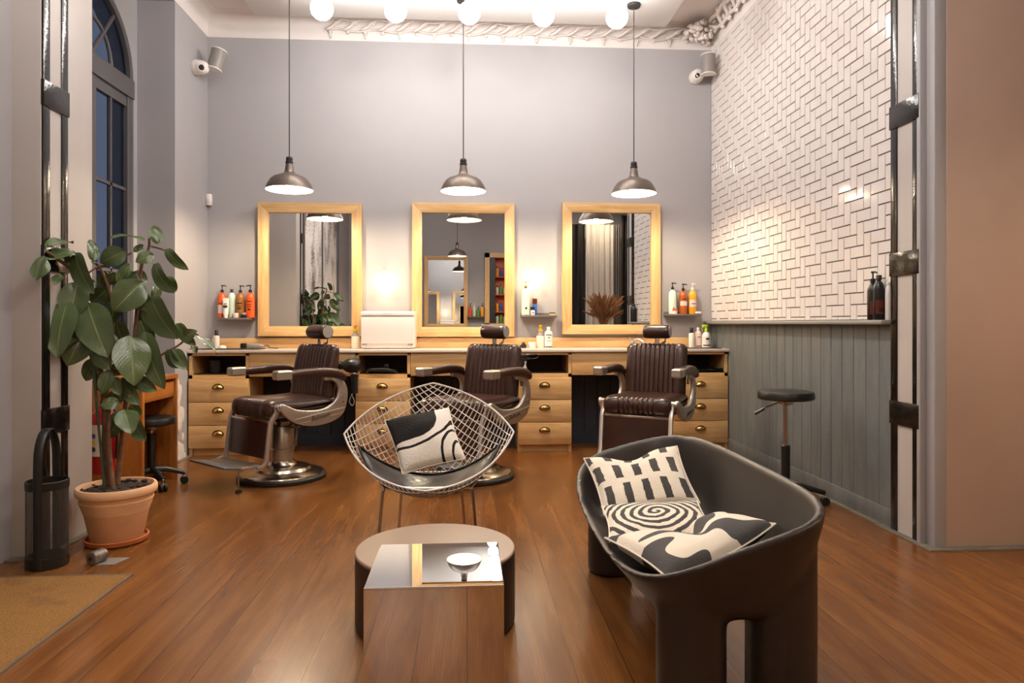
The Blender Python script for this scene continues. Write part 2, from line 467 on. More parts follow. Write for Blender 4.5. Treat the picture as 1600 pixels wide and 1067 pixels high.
def cushion_spiral():
    t = NT('cream cotton with charcoal spiral'); uv, u, v = uvnodes(t)
    w = t.math('MULTIPLY', t.math('SUBTRACT', t.noise(uv, 4, 3), .5), .08)
    d = t.math('ADD', dist(t, u, v, .5, .45, 1.0, .95), w)
    ang = t.math('ARCTAN2', t.math('SUBTRACT', v, .45), t.math('SUBTRACT', u, .5))
    s = t.math('SINE', t.math('ADD', t.math('MULTIPLY', d, 68.0), ang))
    f = t.math('GREATER_THAN', s, .05)
    t.set(**{'Base Color': t.mix(f, CREAM, srgb(62, 58, 57)), 'Roughness': .9}); weave(t); return t.m
def cushion_wave():
    t = NT('cream cotton with broad charcoal shapes'); uv, u, v = uvnodes(t)
    nz = t.noise(uv, 1.25, 0, .4, 1.2)
    s = t.math('SINE', t.math('ADD', t.math('ADD', t.math('MULTIPLY', u, 9.0), t.math('MULTIPLY', v, 5.0)), t.math('MULTIPLY', nz, 15.0)))
    f = t.math('GREATER_THAN', s, .12)
    t.set(**{'Base Color': t.mix(f, CREAM, srgb(72, 69, 69)), 'Roughness': .9}); weave(t); return t.m
M['c_boucle'], M['c_dash'], M['c_spiral'], M['c_wave'] = cushion_boucle(), cushion_dash(), cushion_spiral(), cushion_wave()
def mesh_mat():
    t = NT('black perforated metal')
    vec = t.coord('Object', (1, 1, 1))
    t.set(**{'Base Color': srgb(26, 23, 22), 'Roughness': .45}); return t.m
M['perf'] = plain('dark grey wire', srgb(84, 78, 74), .45, .3)
def frosted():
    t = NT('white poster wall with dark specks')
    f = t.noise(t.coord('Object', (1, 1, 1)), 30, 6, .85); g = t.noise(t.coord('Object', (1, 1.6, .9)), 2.2, 3, .6)
    c = t.ramp(t.math('ADD', f, t.math('MULTIPLY', t.math('SUBTRACT', g, .5), .6)), [(.40, srgb(52, 46, 44)), (.50, srgb(240, 232, 224))])
    t.set(**{'Base Color': c, 'Roughness': .5}); return t.m
M['frosted'] = frosted()
# ------------------------------------------------------------------ the setting
WB, XL, XR = 6.25, -2.31, 2.285           # back wall, side walls
ZC, ZT, ZP = 3.86, 3.65, 3.68             # ceiling, top of the grey paint, dropped panel
YF, YREAR = 3.20, -2.4                    # where the side walls end, the opposite wall
def one(name, boxes, mat, kind='structure', bev=0, **kw):
    mb = MB()
    for b in boxes: mb.b2(*b, bev=bev)
    o = mb.build(name, mat, **kw)
    if kind: o['kind'] = kind
    return o
one('floor', [(-2.9, 4.7, YREAR - .1, WB + .1, -.06, 0)], M['floor'])
one('ceiling', [(-2.9, 4.7, YREAR - .1, WB + .1, ZC, ZC + .1)], M['white'])
pxl, pxr = at(398, 5.85), at(1041, 5.85)
one('ceiling_panel', [(pxl, pxr, .4, 5.85, ZP, ZC)], M['panel_white'], bev=.006)
one('wall_back', [(-2.9, 2.6, WB, WB + .12, 0, ZC)], M['wall'])
one('wall_opposite', [(-2.9, 4.7, YREAR - .12, YREAR, 0, ZC)], M['wall'])
one('wall_far_right', [(4.6, 4.72, YREAR, YF, 0, ZC)], M['wall_beige'])
# window wall with an arched opening (recess plane X = -2.6)
mb = MB()
XW = -2.60; ya, yb, zs, zsp = 4.386, 5.50, .72, 2.98; yc = (ya + yb) / 2; rw = (yb - ya) / 2
mb.b2(XW - .25, XW, 3.6, ya, 0, ZC); mb.b2(XW - .25, XW, yb, 5.7, 0, ZC); mb.b2(XW - .25, XW, ya, yb, 0, zs)
NA = 28
for i in range(NA):
    y0, y1 = ya + (yb - ya) * i / NA, ya + (yb - ya) * (i + 1) / NA
    z0 = zsp + math.sqrt(max(0, rw * rw - (y0 - yc) ** 2)); z1 = zsp + math.sqrt(max(0, rw * rw - (y1 - yc) ** 2))
    x0, x1 = XW - .25, XW
    mb.add([(x0, y0, z0), (x1, y0, z0), (x1, y1, z1), (x0, y1, z1), (x0, y0, ZC), (x1, y0, ZC), (x1, y1, ZC), (x0, y1, ZC)],
           [(0, 1, 2, 3), (4, 7, 6, 5), (1, 5, 6, 2), (0, 3, 7, 4)])
struct(mb.build('wall_window_recess', M['wall'], smooth=0, fixn=False))
one('wall_left', [(-2.9, XL, 5.57, WB, 0, ZC), (-2.9, XL, 3.79, 5.57, ZT, ZC)], M['wall'])
one('wall_left_pillar', [(-2.9, -2.0, 3.345, 3.79, 0, ZC)], M['wall_light'], bev=.006)
one('wall_left_entrance', [(-2.9, -2.13, YREAR, 3.345, 0, ZC)], M['wall'])
one('wall_right', [(XR, 2.9, YF + .2, WB + .1, 0, ZC)], M['wall'])
one('wall_right_front', [(2.345, 4.7, YF, YF + .3, 0, ZC)], M['wall_beige'], bev=.004)
one('trim_right_corner', [(2.285, 2.36, YF + .003, YF + .15, 0, ZC), (2.25, 2.3, YF + .06, YF + .09, 0, ZC)], M['wall'], bev=.008)
# chipped plaster at the foot of the pier
mb = MB()
for k in range(26):
    z = random.random() ** 1.7 * .75; mb.ball((XL + .002, 5.585 + random.random() * (.19 * (1 - z)), z), .02 + .022 * random.random(), 7, 5, (.25, 1, 1.7))
struct(mb.build('trim_chipped_plaster', M['white']))

# white cove along the top of the walls
prof = [(0.0, ZT), (.004, ZT), (.006, ZC - .12)] + [(.006 + .11 * (1 - math.cos(a)), ZC - .12 + .118 * math.sin(a)) for a in [R(x) for x in (15, 30, 45, 60, 75, 90)]] + [(.116, ZC), (0, ZC)]
mb = MB(); loops = []
for k in range(4):
    L = []
    for ins, z in prof:
        x0, x1, y1 = XL + ins, XR - ins, WB - ins
        L.append([(x0, 3.6, z), (x0, y1, z), (x1, y1, z), (x1, YF, z)][k])
    loops.append(L)
mb.rings(loops)
struct(mb.build('trim_cove', M['white'], smooth=50))
# stucco relief running along the cornice, heavier bouquet in the corner
mb = MB(); rs = random.Random(3)
def flower(c, s, n=6):
    for k in range(n):
        a = 2 * PI * k / n + rs.random()
        mb.ball((c[0] + s * .55 * math.cos(a) * c[3], c[1] + s * .55 * math.cos(a) * c[4], c[2] + s * .55 * math.sin(a)), s * .5, 7, 5, (1, 1, .8))
    mb.ball(c[:3], s * .42, 7, 5)
xs0 = at(512, WB)
x = xs0; k = 0
top = [Vector((xs0 + t * (XR - .25 - xs0), WB - .045, 3.735 + .012 * math.sin(t * 60))) for t in [i / 90 for i in range(91)]]
mb.tube([p + Vector((0, .022, 0)) for p in top], .009, 6)
mb.tube([p + Vector((0, -.035, .07)) for p in top], .009, 6)
while x < XR - .25:
    d = 1 if k % 2 else -1
    mb.tube(catmull([(x, WB - .04, 3.735), (x + .05, WB - .05, 3.757), (x + .09, WB - .07, 3.785), (x + .15, WB - .085, 3.81)], 4), [.008, .012, .014, .015, .014, .013, .014, .016, .016, .013, .010, .007, .004], 6)
    for j in range(3):
        mb.ball((x + .05 * j + .01, WB - .035 - .012 * j, 3.748 + .018 * j), .019, 7, 5, (1.4, .6, .6), Matrix.Rotation(-.7, 4, 'Y'))
    flower((x + .03, WB - .025, 3.715, 1, 0), .019)
    if k % 2 == 0:
        flower((x + .03, WB - .022, 3.69, 1, 0), .015, 5); mb.ball((x + .03, WB - .02, 3.672), .01, 7, 5)
    x += .155; k += 1
for k in range(46):                        # corner bouquet
    a, b, c = rs.random(), rs.random(), rs.random()
    X_ = XR - .05 - .24 * a; Y_ = WB - .05 - .24 * b
    z = ZC - .04 - .17 * c * (1 - .5 * max(a, b))
    mb.ball((X_, Y_, z), .028 + .022 * rs.random(), 7, 5, (1, .5, .45), Matrix.Rotation(rs.random() * 6, 4, 'Z') @ Matrix.Rotation(rs.random() * 2, 4, 'X'))
for k in range(16): flower((XR - .07 - .15 * rs.random(), WB - .07 - .15 * rs.random(), 3.69 + .1 * rs.random(), .7, .7), .03, 6)
y = WB - .35
side = [Vector((XR - .05, WB - .2 - 2.6 * t, 3.74 + .012 * math.sin(t * 60))) for t in [i / 60 for i in range(61)]]
mb.tube(side, .016, 6); mb.tube([p + Vector((-.05, 0, .08)) for p in side], .02, 6)
while y > 3.5:
    mb.tube(catmull([(XR - .04, y, 3.735), (XR - .07, y - .05, 3.76), (XR - .10, y - .07, 3.80), (XR - .12, y - .13, 3.83)], 4), .02, 6)
    flower((XR - .045, y - .03, 3.72, 0, 1), .03); flower((XR - .06, y - .1, 3.77, 0, 1), .026); y -= .155
struct(mb.build('trim_cornice_relief', M['stucco'], smooth=60))

# tile wall: herringbone of white tiles in dark grout
ZL = 1.118
one('wall_right_grout', [(XR - .004, XR + .01, 3.50, WB, ZL - .02, ZT)], M['grout'])
tw = .0683; g = .0015
mb = MB(); rs = random.Random(5)
z00 = ZL - .045
yfar, ynear = WB - .002, 3.505
def tile(a0, a1, b0, b1):
    a0 = max(a0, 0); a1 = min(a1, yfar - ynear); b0 = max(b0, ZL); b1 = min(b1, ZT)
    if a1 - a0 < .008 or b1 - b0 < .008: return
    y0, y1 = yfar - a0 - g, yfar - a1 + g; z0, z1 = b0 + g, b1 - g
    e = .0028; x0, x1 = XR - .002, XR - .0085
    tl = [(rs.random() - .5) * .0026 for _ in range(2)]
    vs = [(x0, y0, z0), (x0, y1, z0), (x0, y1, z1), (x0, y0, z1)]
    for yy, zz, sy_, sz_ in ((y0, z0, -1, 1), (y1, z0, 1, 1), (y1, z1, 1, -1), (y0, z1, -1, -1)):
        vs.append((x1 + tl[0] * sy_ * .5 + tl[1] * sz_ * .5, yy + e * sy_, zz + e * sz_))
    mb.add(vs, [(4, 5, 6, 7), (0, 1, 5, 4), (1, 2, 6, 5), (2, 3, 7, 6), (3, 0, 4, 7)])
for i in range(-2, 44):
    for j in range(-2, 42):
        t = (i + j) % 4; a, b = i * tw, z00 + j * tw
        if t == 0: tile(a, a + 2 * tw, b, b + tw)
        elif t == 2: tile(a, a + tw, b, b + 2 * tw)
struct(mb.build('wall_right_tiles', M['tile'], smooth=0))
# ledge and tongue-and-groove wainscot
one('trim_ledge', [(XR - .085, XR, 3.50, WB, 1.092, ZL)], plain('grey ledge paint', srgb(140, 136, 132), .45), bev=.009)
def boards(name, axis, lo, hi, face, z0, z1, w, mat, sgn):
    mb = MB(); n = round((hi - lo) / w); w = (hi - lo) / n
    for k in range(n):
        a, b = lo + k * w + .0012, lo + (k + 1) * w - .0012
        e = .004
        poly = [(a, 0), (b, 0), (b, .011), (b - e, .015), (a + e, .015), (a, .011)]
        if axis == 'Y': Mx = Matrix(((0, -1, 0, face), (1, 0, 0, 0), (0, 0, 1, 0), (0, 0, 0, 1)))
        else: Mx = Matrix(((1, 0, 0, 0), (0, -1, 0, face), (0, 0, 1, 0), (0, 0, 0, 1)))
        mb.prism(poly, z0, z1, Mx)
    return struct(mb.build(name, mat, smooth=0))
boards('wall_right_wainscot', 'Y', 3.506, WB, XR, .09, 1.093, .122, M['wains'], 1)
one('baseboard_right', [(XR - .021, XR, 3.506, WB, 0, .10)], M['wains'], bev=.003)
one('trim_floor_edge_right', [(XR - .05, XR + .06, 3.3, WB, 0, .006), (2.3, 4.6, YF - .055, YF + .05, 0, .006), (XR - .06, 2.4, YF - .05, 3.6, 0, .0062)], M['cement'])
one('trim_floor_edge_left', [(-2.05, -1.965, 3.30, 3.8, 0, .005), (-2.14, -1.97, 3.29, 3.36, 0, .0052), (-2.36, -2.27, 5.54, 5.85, 0, .005)], M['cement'])
boards('wall_back_panelling', 'X', XL, XR, WB, .10, .86, .122, M['navy'], 1)
one('baseboard_back', [(XL, XR, WB - .02, WB, 0, .10)], M['navy'])

# painted steel columns with batten plates
def column(name, xf, sg, y0, y1):
    """xf: face plane, sg: direction the face looks along X"""
    w = .055
    xa, xb = xf + sg * .003, xf - sg * .04
    mb = MB(); mb.b2(min(xa, xb), max(xa, xb), y0 + .01, y1 - .01, 0, ZC)
    c = struct(mb.build(name, M['wall_light'], smooth=0))
    for a, b in ((y0, y0 + w), (y1 - w, y1)):
        mb = MB(); xa, xb = xf - sg * .02, xf + sg * .008
        mb.b2(min(xa, xb), max(xa, xb), a, b, 0, ZC, bev=.003); mb.build('flange', M['black_gloss'], c)
    for z in (.63, 1.41, 2.19, 2.97):
        mb = MB(); xa, xb = xf - sg * .01, xf + sg * .014
        mb.b2(min(xa, xb), max(xa, xb), y0 - .004, y1 + .004, z - .062, z + .062, bev=.004); mb.build('batten', M['black_gloss'], c)
    return c
column('trim_column_left', -2.0, 1, 3.352, 3.555)
column('trim_column_right', 2.262, -1, 3.272, 3.505)

# arched window
XW += .065
wroot = struct(MB().b2(XW - .12, XW - .06, ya, ya + .05, zs, zsp).b2(XW - .12, XW - .06, yb - .05, yb, zs, zsp).b2(XW - .13, XW - .05, ya, yb, 2.84, 2.98)
               .b2(XW - .12, XW - .06, ya, yb, zs, zs + .06).build('window_1', M['window'], smooth=0))
mb = MB()
arc = lambda r, n=28, a0=0, a1=PI: [(XW - .09, yc + r * math.cos(a0 + (a1 - a0) * i / n), zsp + r * math.sin(a0 + (a1 - a0) * i / n)) for i in range(n + 1)]
A, B = arc(rw), arc(rw - .05)
for i in range(28):
    for xx in (0, 1): pass
    vs = []
    for P in (A[i], A[i + 1], B[i + 1], B[i]): vs += [(XW - .12, P[1], P[2]), (XW - .06, P[1], P[2])]
    mb.add(vs, [(1, 3, 5, 7), (0, 6, 4, 2), (5, 4, 6, 7), (1, 0, 2, 3)])
mb.b2(XW - .118, XW - .064, yc - .03, yc + .03, zs + .05, 2.9); mb.b2(XW - .118, XW - .062, yb - .09, yb - .03, zs + .05, 2.86)
mb.build('arch_frame', M['window'], wroot, smooth=0, fixn=False)
mb = MB()
for a in (90, 52, 128): mb.tube([(XW - .09, yc + .02 * math.cos(R(a)), zsp + .02), (XW - .09, yc + (rw - .03) * math.cos(R(a)), zsp + (rw - .03) * math.sin(R(a)))], .016, 8)
mb.tube(arc(.28, 20), .015, 8)
mb.build('fanlight_bars', M['window'], wroot)
for s, (a, b) in enumerate(((ya + .05, yc - .002), (yc + .002, yb - .05))):
    mb = MB(); st = .035
    mb.b2(XW - .115, XW - .07, a, a + st, zs + .06, 2.84); mb.b2(XW - .115, XW - .07, b - st, b, zs + .06, 2.84)
    mb.b2(XW - .115, XW - .07, a, b, 2.76, 2.84); mb.b2(XW - .115, XW - .07, a, b, zs + .06, zs + .16)
    m_ = (a + b) / 2
    mb.b2(XW - .105, XW - .075, m_ - .011, m_ + .011, zs + .1, 2.8)
    for z in (2.125, 1.49): mb.b2(XW - .105, XW - .075, a, b, z - .012, z + .012)
    mb.build('casement', M['window'], wroot, smooth=0)
mb = MB()
poly = [(ya + .04, zs + .05)] + [(yb - .04, zs + .05)] + [(p[1], p[2]) for p in arc(rw - .04)]
mb.add([(XW - .092, p[0], p[1]) for p in poly], [tuple(range(len(poly)))])
mb.build('pane', M['glass'], wroot, smooth=0)
one('trim_window_sill', [(XW - .12, XW - .045, ya - .02, yb + .02, zs - .03, zs)], M['wall_light'], bev=.004)
# dusk street front seen through the window
one('wall_street_opposite', [(-9.2, -9.0, -2, 14, -1, 2.2)], plain('dusk blue street front', srgb(70, 78, 104), .9))

# entrance front: tall frosted glazing, white with dark specks, in grey frames
YD0, YD1 = -.42, 2.98
droot = one('door_1', [(-2.13, -2.06, YD1 - .1, YD1, 0, 3.4), (-2.13, -2.08, 1.24, 1.30, 0, 3.4), (-2.13, -2.06, YD0, YD0 + .08, 0, 3.4), (-2.13, -2.06, YD0, YD1, 3.3, 3.4), (-2.13, -2.06, YD0, YD1, 0, .12)], M['window'])
one('frosted_pane', [(-2.125, -2.10, YD0 + .05, YD1 - .05, .1, 3.32)], M['frosted'], kind=None, parent=droot)
MB().tube([(-2.09, 2.36, 1.0), (-2.04, 2.36, 1.0), (-2.04, 2.36, 1.5), (-2.09, 2.36, 1.5)], .012, 8).build('door_handle', M['steel'], droot)
# ------------------------------------------------------------------ barber counter
YC = 5.81; ZTOP = .878
UN = [(303, 388.5), (555.5, 641), (810, 893), (1052, 1137)]
UX = [(at(a, YC), at(b, YC)) for a, b in UN]
UX[0] = (XL + .012, UX[0][1]); UX[3] = (UX[3][0], UX[3][1])
ULAB = ['oak three-drawer counter unit beside the potted plant and corner desk', 'oak three-drawer counter unit under the white towel warmer',
        'oak three-drawer counter unit between the diamond wire chair and the dark sofa', 'oak three-drawer counter unit against the grey boarded wall']
def cup_pull(x, y, z, par):
    mb = MB(); vs = []
    def fn(u, v):
        a = PI * u; b = PI / 2 * v
        return (x + .040 * math.cos(a) * math.cos(b * .95), y - .002 - .024 * math.sin(b) , z + .030 * math.sin(a) * math.cos(b * .75) - .002)
    mb.grid(fn, 18, 8)
    mb.cur = 1
    mb.tube([(x + .044 * math.cos(PI * k / 14), y - .002, z + .033 * math.sin(PI * k / 14) - .002) for k in range(15)], .0042, 6)
    mb.b2(x - .044, x + .044, y - .005, y, z - .008, z - .001)
    h = mb.build('handle', [M['brass'], M['bronze']], par, fixn=False)
    MB().lathe([(0, 0), (.024, 0), (.02, .008), (0, .011)], seg=18, sy=.5, M=Matrix.Translation((x, y - .003, z + .009)) @ Matrix.Rotation(R(90), 4, 'X')).build('brass_plate', M['brass'], par)
    return h
for i, (x0, x1) in enumerate(UX):
    w = x1 - x0; cx = (x0 + x1) / 2
    t = thing('drawer_unit', ULAB[i], 'cabinet', (cx, YC + .2, 0), 0, 'drawer units of the barber counter', world_parts=True)
    th = .026; zb = .64; zt = ZTOP - .026
    mb = MB()
    mb.b2(x0, x0 + th, YC + .004, WB - .03, 0, zt); mb.b2(x1 - th, x1, YC + .004, WB - .03, 0, zt)
    mb.b2(x0, x1, YC + .004, WB - .03, zt - .022, zt); mb.b2(x0, x1, YC + .004, WB - .03, zb, zb + .03)
    mb.b2(x0 + th, x1 - th, YC + .03, WB - .05, .06, .09)
    mb.b2(x0 + .02, x1 - .02, YC + .028, YC + .045, 0, .062)
    mb.build('body', M['oak_x'], t, smooth=0)
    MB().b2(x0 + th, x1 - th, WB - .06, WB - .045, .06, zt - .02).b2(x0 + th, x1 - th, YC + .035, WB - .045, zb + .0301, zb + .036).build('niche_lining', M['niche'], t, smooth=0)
    for z0, z1 in ((.448, .638), (.257, .444), (.066, .253)):
        d = MB().b2(x0 + .002, x1 - .002, YC - .016, YC + .003, z0, z1, bev=.0025).build('drawer', M['oak_x'], t)
        d['_world'] = 1
        zc = (z0 + z1) / 2 + .022
        # handles sit on the drawer: same place as the unit's base
        h = cup_pull(cx - (0.005 if i else .0), YC - .016, zc, t)
        for ch in [c for c in t.children if c.name.split('.')[0] in ('handle', 'brass_plate')]: ch.parent = d
        del d['_world']
for i in range(3):
    a, b = UX[i][1] + .003, UX[i + 1][0] - .003
    lab = ['plain oak apron panel behind the barber chair turned sideways', 'plain oak apron panel behind the wire diamond chair', 'plain oak apron panel under the tap'][i]
    o = MB().b2(a, b, YC + .004, YC + .024, .655, ZTOP - .026, bev=.002).build('apron_panel', M['oak_x'], loc=((a + b) / 2, YC + .014, .655))
    tag(o, lab, 'panel', 'apron panels of the barber counter')
o = MB().b2(XL + .005, UX[3][1] + .008, YC - .02, WB - .001, ZTOP - .025, ZTOP, bev=.004).build('worktop', M['marble'], loc=(0, 6.0, ZTOP - .025))
tag(o, 'long white worktop running over all four oak drawer units', 'countertop')
xb0, xb1 = at(331, WB - .03), at(1078, WB - .03)
o = MB().b2(xb0, xb1, WB - .026, WB - .001, ZTOP + .001, .968, bev=.003).build('backsplash', M['oak_x'], loc=(0, WB - .013, ZTOP + .001))
tag(o, 'low oak backsplash board behind the white worktop', 'backsplash')

# ------------------------------------------------------------------ mirrors
def mirror(px0, px1, py0, py1, label, name='wall_mirror', Y=WB - .03, face=-1, X=None, Z=None, tilt=0):
    if X is None:
        x0, x1 = at(px0, Y), at(px1, Y); z1 = zat((x0 + x1) / 2, Y, py0); z0 = zat((x0 + x1) / 2, Y, py1)
    else: (x0, x1), (z0, z1) = X, Z
    t = thing(name, label, 'mirror', ((x0 + x1) / 2, Y, z0), 0, 'oak framed mirrors')
    w, h = (x1 - x0) / 2, z1 - z0; fw = .088
    P = [(-w, 0), (w, 0), (w, h), (-w, h)]; Q = [(-w + fw, fw), (w - fw, fw), (w - fw, h - fw), (-w + fw, h - fw)]
    Mx = Matrix(((1, 0, 0, 0), (0, 0, -face * -1 if False else 1, 0), (0, 1, 0, 0), (0, 0, 0, 1)))
    Mx = Matrix.Rotation(R(90), 4, 'X')           # poly XY -> XZ, extrusion towards -Y
    for k in range(4):
        mb = MB(); j = (k + 1) % 4
        mb.prism([P[k], P[j], Q[j], Q[k]], -.028 if face < 0 else -.04, .028 if face < 0 else .04, Mx, bev=.002)
        mb.build('frame_rail' if k in (0, 2) else 'frame_stile', M['oak_x'] if k in (0, 2) else M['oak_z'], t, smooth=30)
    e = .002
    y = -.004 if face < 0 else .004
    mb = MB().add([(Q[0][0] - e, y, Q[0][1] - e), (Q[1][0] + e, y, Q[1][1] - e), (Q[2][0] + e, y, Q[2][1] + e), (Q[3][0] - e, y, Q[3][1] + e)], [(0, 1, 2, 3)])
    mb.build('mirror_glass', M['mirror'], t, smooth=0, fixn=False)
    return t
m1 = mirror(405, 565.5, 318, 525, 'oak framed mirror between the orange bottles and the towel warmer')
m2 = mirror(644, 803.5, 318, 526, 'oak framed mirror behind the wire diamond chair, just beside the towel warmer')
m3 = mirror(878, 1031, 318, 522, 'oak framed mirror nearest the white tiled wall')
for m_, dz_ in ((m1, 1.3), (m3, .7)):      # these two hang a touch askew, one edge off the wall
    m_.rotation_euler = (0, 0, R(dz_)); m_.location.y -= .0085 * dz_
sw = (at(803.5, WB) - at(644, WB)) / 2
mb = MB()
for dx in (0, .013, .026): mb.b2(-sw + .012 + dx, -sw + .019 + dx, -.0292, -.028, .02, .05)
mb.b2(-sw + .012, -sw + .045, -.0292, -.028, .033, .038)
mb.build('burnt_stamp', plain('scorched brown', srgb(132, 78, 36), .7), m2, smooth=0)

# ------------------------------------------------------------------ bottles
def bottle(x, y, z, h, r, body, cap, label, capk='pump', lab=None, sh=.22, sx=1.0, name='bottle', group=None, neck=.3, pdir=(1, 0)):
    """h: height of the shell without pump"""
    t = thing(name, label, 'bottle', (x, y, z), 0, group)
    s = h * sh
    mb = MB().lathe([(0, 0), (r * .92, 0), (r, .004), (r, h - s), (r * .93, h - s * .6), (r * .62, h - s * .22), (r * neck, h - s * .05), (r * neck, h), (0, h)], seg=20, sy=sx)
    mb.build('body', body, t)
    mb = MB(); c = max(r * neck + .003, .008)
    if capk == 'pump':
        mb.lathe([(0, h), (c, h), (c, h + .02), (c * .5, h + .026), (.004, h + .027), (.004, h + .052), (.010, h + .054), (.010, h + .064), (0, h + .066)], seg=14)
        dx, dy = pdir
        mb.tube([(0, 0, h + .059), (dx * .024, dy * .024, h + .060), (dx * .036, dy * .036, h + .052)], [.006, .005, .004], 7)
        mb.build('pump', cap, t)
    elif capk == 'spray':
        mb.lathe([(0, h), (c, h), (c, h + .018), (c * .7, h + .03), (c * .7, h + .04), (0, h + .04)], seg=14)
        mb.box((-.012, 0, h + .052), (.055, .018, .026), .006); mb.tube([(-.032, 0, h + .045), (-.040, 0, h + .02), (-.034, 0, h + .004)], .004, 6)
        mb.build('spray_head', cap, t)
    else:
        ch = {'cap': .026, 'tall': .045, 'flat': .012}[capk]
        mb.lathe([(0, h), (c * 1.05, h), (c * 1.05, h + ch), (c * .9, h + ch + .003), (0, h + ch + .003)], seg=16); mb.build('cap', cap, t)
    if lab:
        bm_, z0, z1, bars = lab
        mb = MB()
        mb.grid(lambda u, v: (r * 1.015 * math.sin((u - .5) * 2.2), -r * sx * 1.015 * math.cos((u - .5) * 2.2), h * (z0 + (z1 - z0) * v)), 10, 2)
        mb.cur = 1
        for k, (b0, b1, wd) in enumerate(bars):
            mb.grid(lambda u, v: (r * 1.03 * math.sin((u - .5) * 2.2 * wd), -r * sx * 1.03 * math.cos((u - .5) * 2.2 * wd), h * (b0 + (b1 - b0) * v)), 8, 1)
        mb.build('label', [bm_, M['black']] if bm_ is not M['black'] else [bm_, M['white_pl']], t, fixn=False)
    return t
def jar(x, y, z, h, r, body, lid, label, group=None):
    t = thing('jar', label, 'jar', (x, y, z), 0, group)
    MB().lathe([(0, 0), (r * .95, 0), (r, .003), (r, h * .62), (0, h * .62)], seg=18).build('body', body, t)
    MB().lathe([(0, h * .6), (r * 1.04, h * .6), (r * 1.04, h - .003), (r, h), (0, h)], seg=18).build('lid', lid, t)
    return t
def wall_shelf(px0, px1, py, label, dep=.13):
    Y = WB - dep
    x0, x1 = at(px0, Y), at(px1, Y); z = zat((x0 + x1) / 2, Y, py)
    t = thing('wall_shelf', label, 'shelf', ((x0 + x1) / 2, WB, z - .02), 0, 'small grey wall shelves', world_parts=True)
    MB().b2(x0, x1, Y, WB - .001, z - .018, z, bev=.002).build('board', M['shelf'], t)
    MB().b2(x0, x1, WB - .008, WB - .001, z, z + .022).build('back_lip', M['shelf'], t, smooth=0)
    return z, x0, x1
z, x0, x1 = wall_shelf(338, 391, 496.5, 'grey wall shelf holding orange and bronze bottles near the corner')
pale = M['bottle_pink']; G1 = 'bottles on the shelf beside the corner'
yb_ = WB - .06
bottle(at(347, yb_), yb_, z, .225, .036, M['bottle_orange'], M['black'], 'orange pump bottle at the corner end of the shelf, behind a white tube', lab=(M['bottle_pink'], .18, .5, [(.55, .58, .6)]), group=G1)
bottle(at(362, yb_), yb_, z, .225, .033, M['bottle_mint'], M['black'], 'pale mint bottle with flat black cap on the corner shelf', 'cap', group=G1)
bottle(at(375.5, yb_ - .01), yb_ - .01, z, .222, .036, M['bottle_gold'], M['black'], 'bronze brown pump bottle beside an orange one on the corner shelf', lab=(M['bottle_gold'], .2, .7, [(.55, .6, .6), (.44, .47, .5), (.34, .4, .45)]), group=G1)
bottle(at(391, yb_ - .02), yb_ - .02, z, .225, .038, M['bottle_orange'], M['black'], 'orange pump bottle nearest the mirror frame, uncovered front', lab=(M['bottle_orange'], .15, .75, [(.62, .66, .6), (.5, .53, .5), (.42, .45, .45), (.3, .36, .3)]), group=G1, pdir=(-1, 0))
# squeeze tube standing on its cap
t = thing('cream_tube', 'white squeeze tube standing on its cap among orange bottles', 'tube', (at(352.5, WB - .115), WB - .112, z))
L = []
for k in range(9):
    q = k / 8; a = .021 + .008 * q; b = .018 * (1 - q) + .002
    L.append([(a * math.cos(2 * PI * i / 16), b * math.sin(2 * PI * i / 16), .025 + q * .148) for i in range(16)])
MB().rings(L).build('body', M['white_pl'], t)
MB().lathe([(0, 0), (.017, 0), (.017, .025), (0, .025)], seg=16).build('cap', M['white_pl'], t)
MB().b2(-.018, .018, -.0165, -.0155, .09, .108).b2(-.01, .014, -.0155, -.0145, .118, .125).build('print', M['black'], t, smooth=0)
jar(at(368, WB - .11), WB - .105, z, .042, .024, M['bottle_pink'], M['bottle_pink'], 'small pale jar at the front of the corner shelf')
jar(at(380.5, WB - .11), WB - .105, z, .045, .024, M['black'], M['silver_pl'], 'small black jar at the front of the corner shelf')
z, x0, x1 = wall_shelf(815, 871, 492.5, 'grey wall shelf under the lit bulb between two mirrors')
bottle(at(821.5, yb_ - .02), yb_ - .02, z, .245, .04, M['bottle_mint'], M['brass'], 'tall pale bottle with brass pump on the shelf between two mirrors', lab=(M['bottle_mint'], .2, .5, [(.22, .3, .18)]))
bottle(at(835.5, yb_), yb_, z, .105, .021, M['bottle_blue'], M['bottle_maroon'], 'blue spray can with maroon cap on the shelf between two mirrors', 'tall', sh=.08, neck=.9, name='spray_can')
bottle(at(832.5, WB - .105), WB - .105, z, .048, .02, M['white_pl'], M['black'], 'small white bottle with black cap in front of a blue can', 'cap', sh=.1, neck=.85, lab=(M['white_pl'], .2, .8, [(.4, .55, .4)]))
o = MB().box((0, 0, .012), (.052, .03, .016), .003).build('brush_back', M['oak_x'], loc=(0, 0, 0)); o.location = (at(863, WB - .07), WB - .07, z - .004)
o.name = 'neck_brush'; tag(o, 'small wooden brush lying at the shelf end', 'brush')
MB().b2(-.026, .026, -.014, .014, .02, .03, bev=.002).build('bristles', M['black'], o)
z, x0, x1 = wall_shelf(1043, 1097, 490.5, 'grey wall shelf with mint, amber and yellow bottles near the tiles')
bottle(at(1051, WB - .07), WB - .07, z, .225, .036, M['bottle_mint'], M['black'], 'mint green bottle with tall black pump on the shelf near the tiles', lab=(M['bottle_mint'], .15, .5, [(.2, .28, .1)]))
bottle(at(1067.5, yb_), yb_, z, .215, .037, M['bottle_amber'], M['black'], 'amber brown pump bottle between the mint and yellow ones', lab=(M['bottle_pink'], .36, .55, [(.62, .66, .5)]))
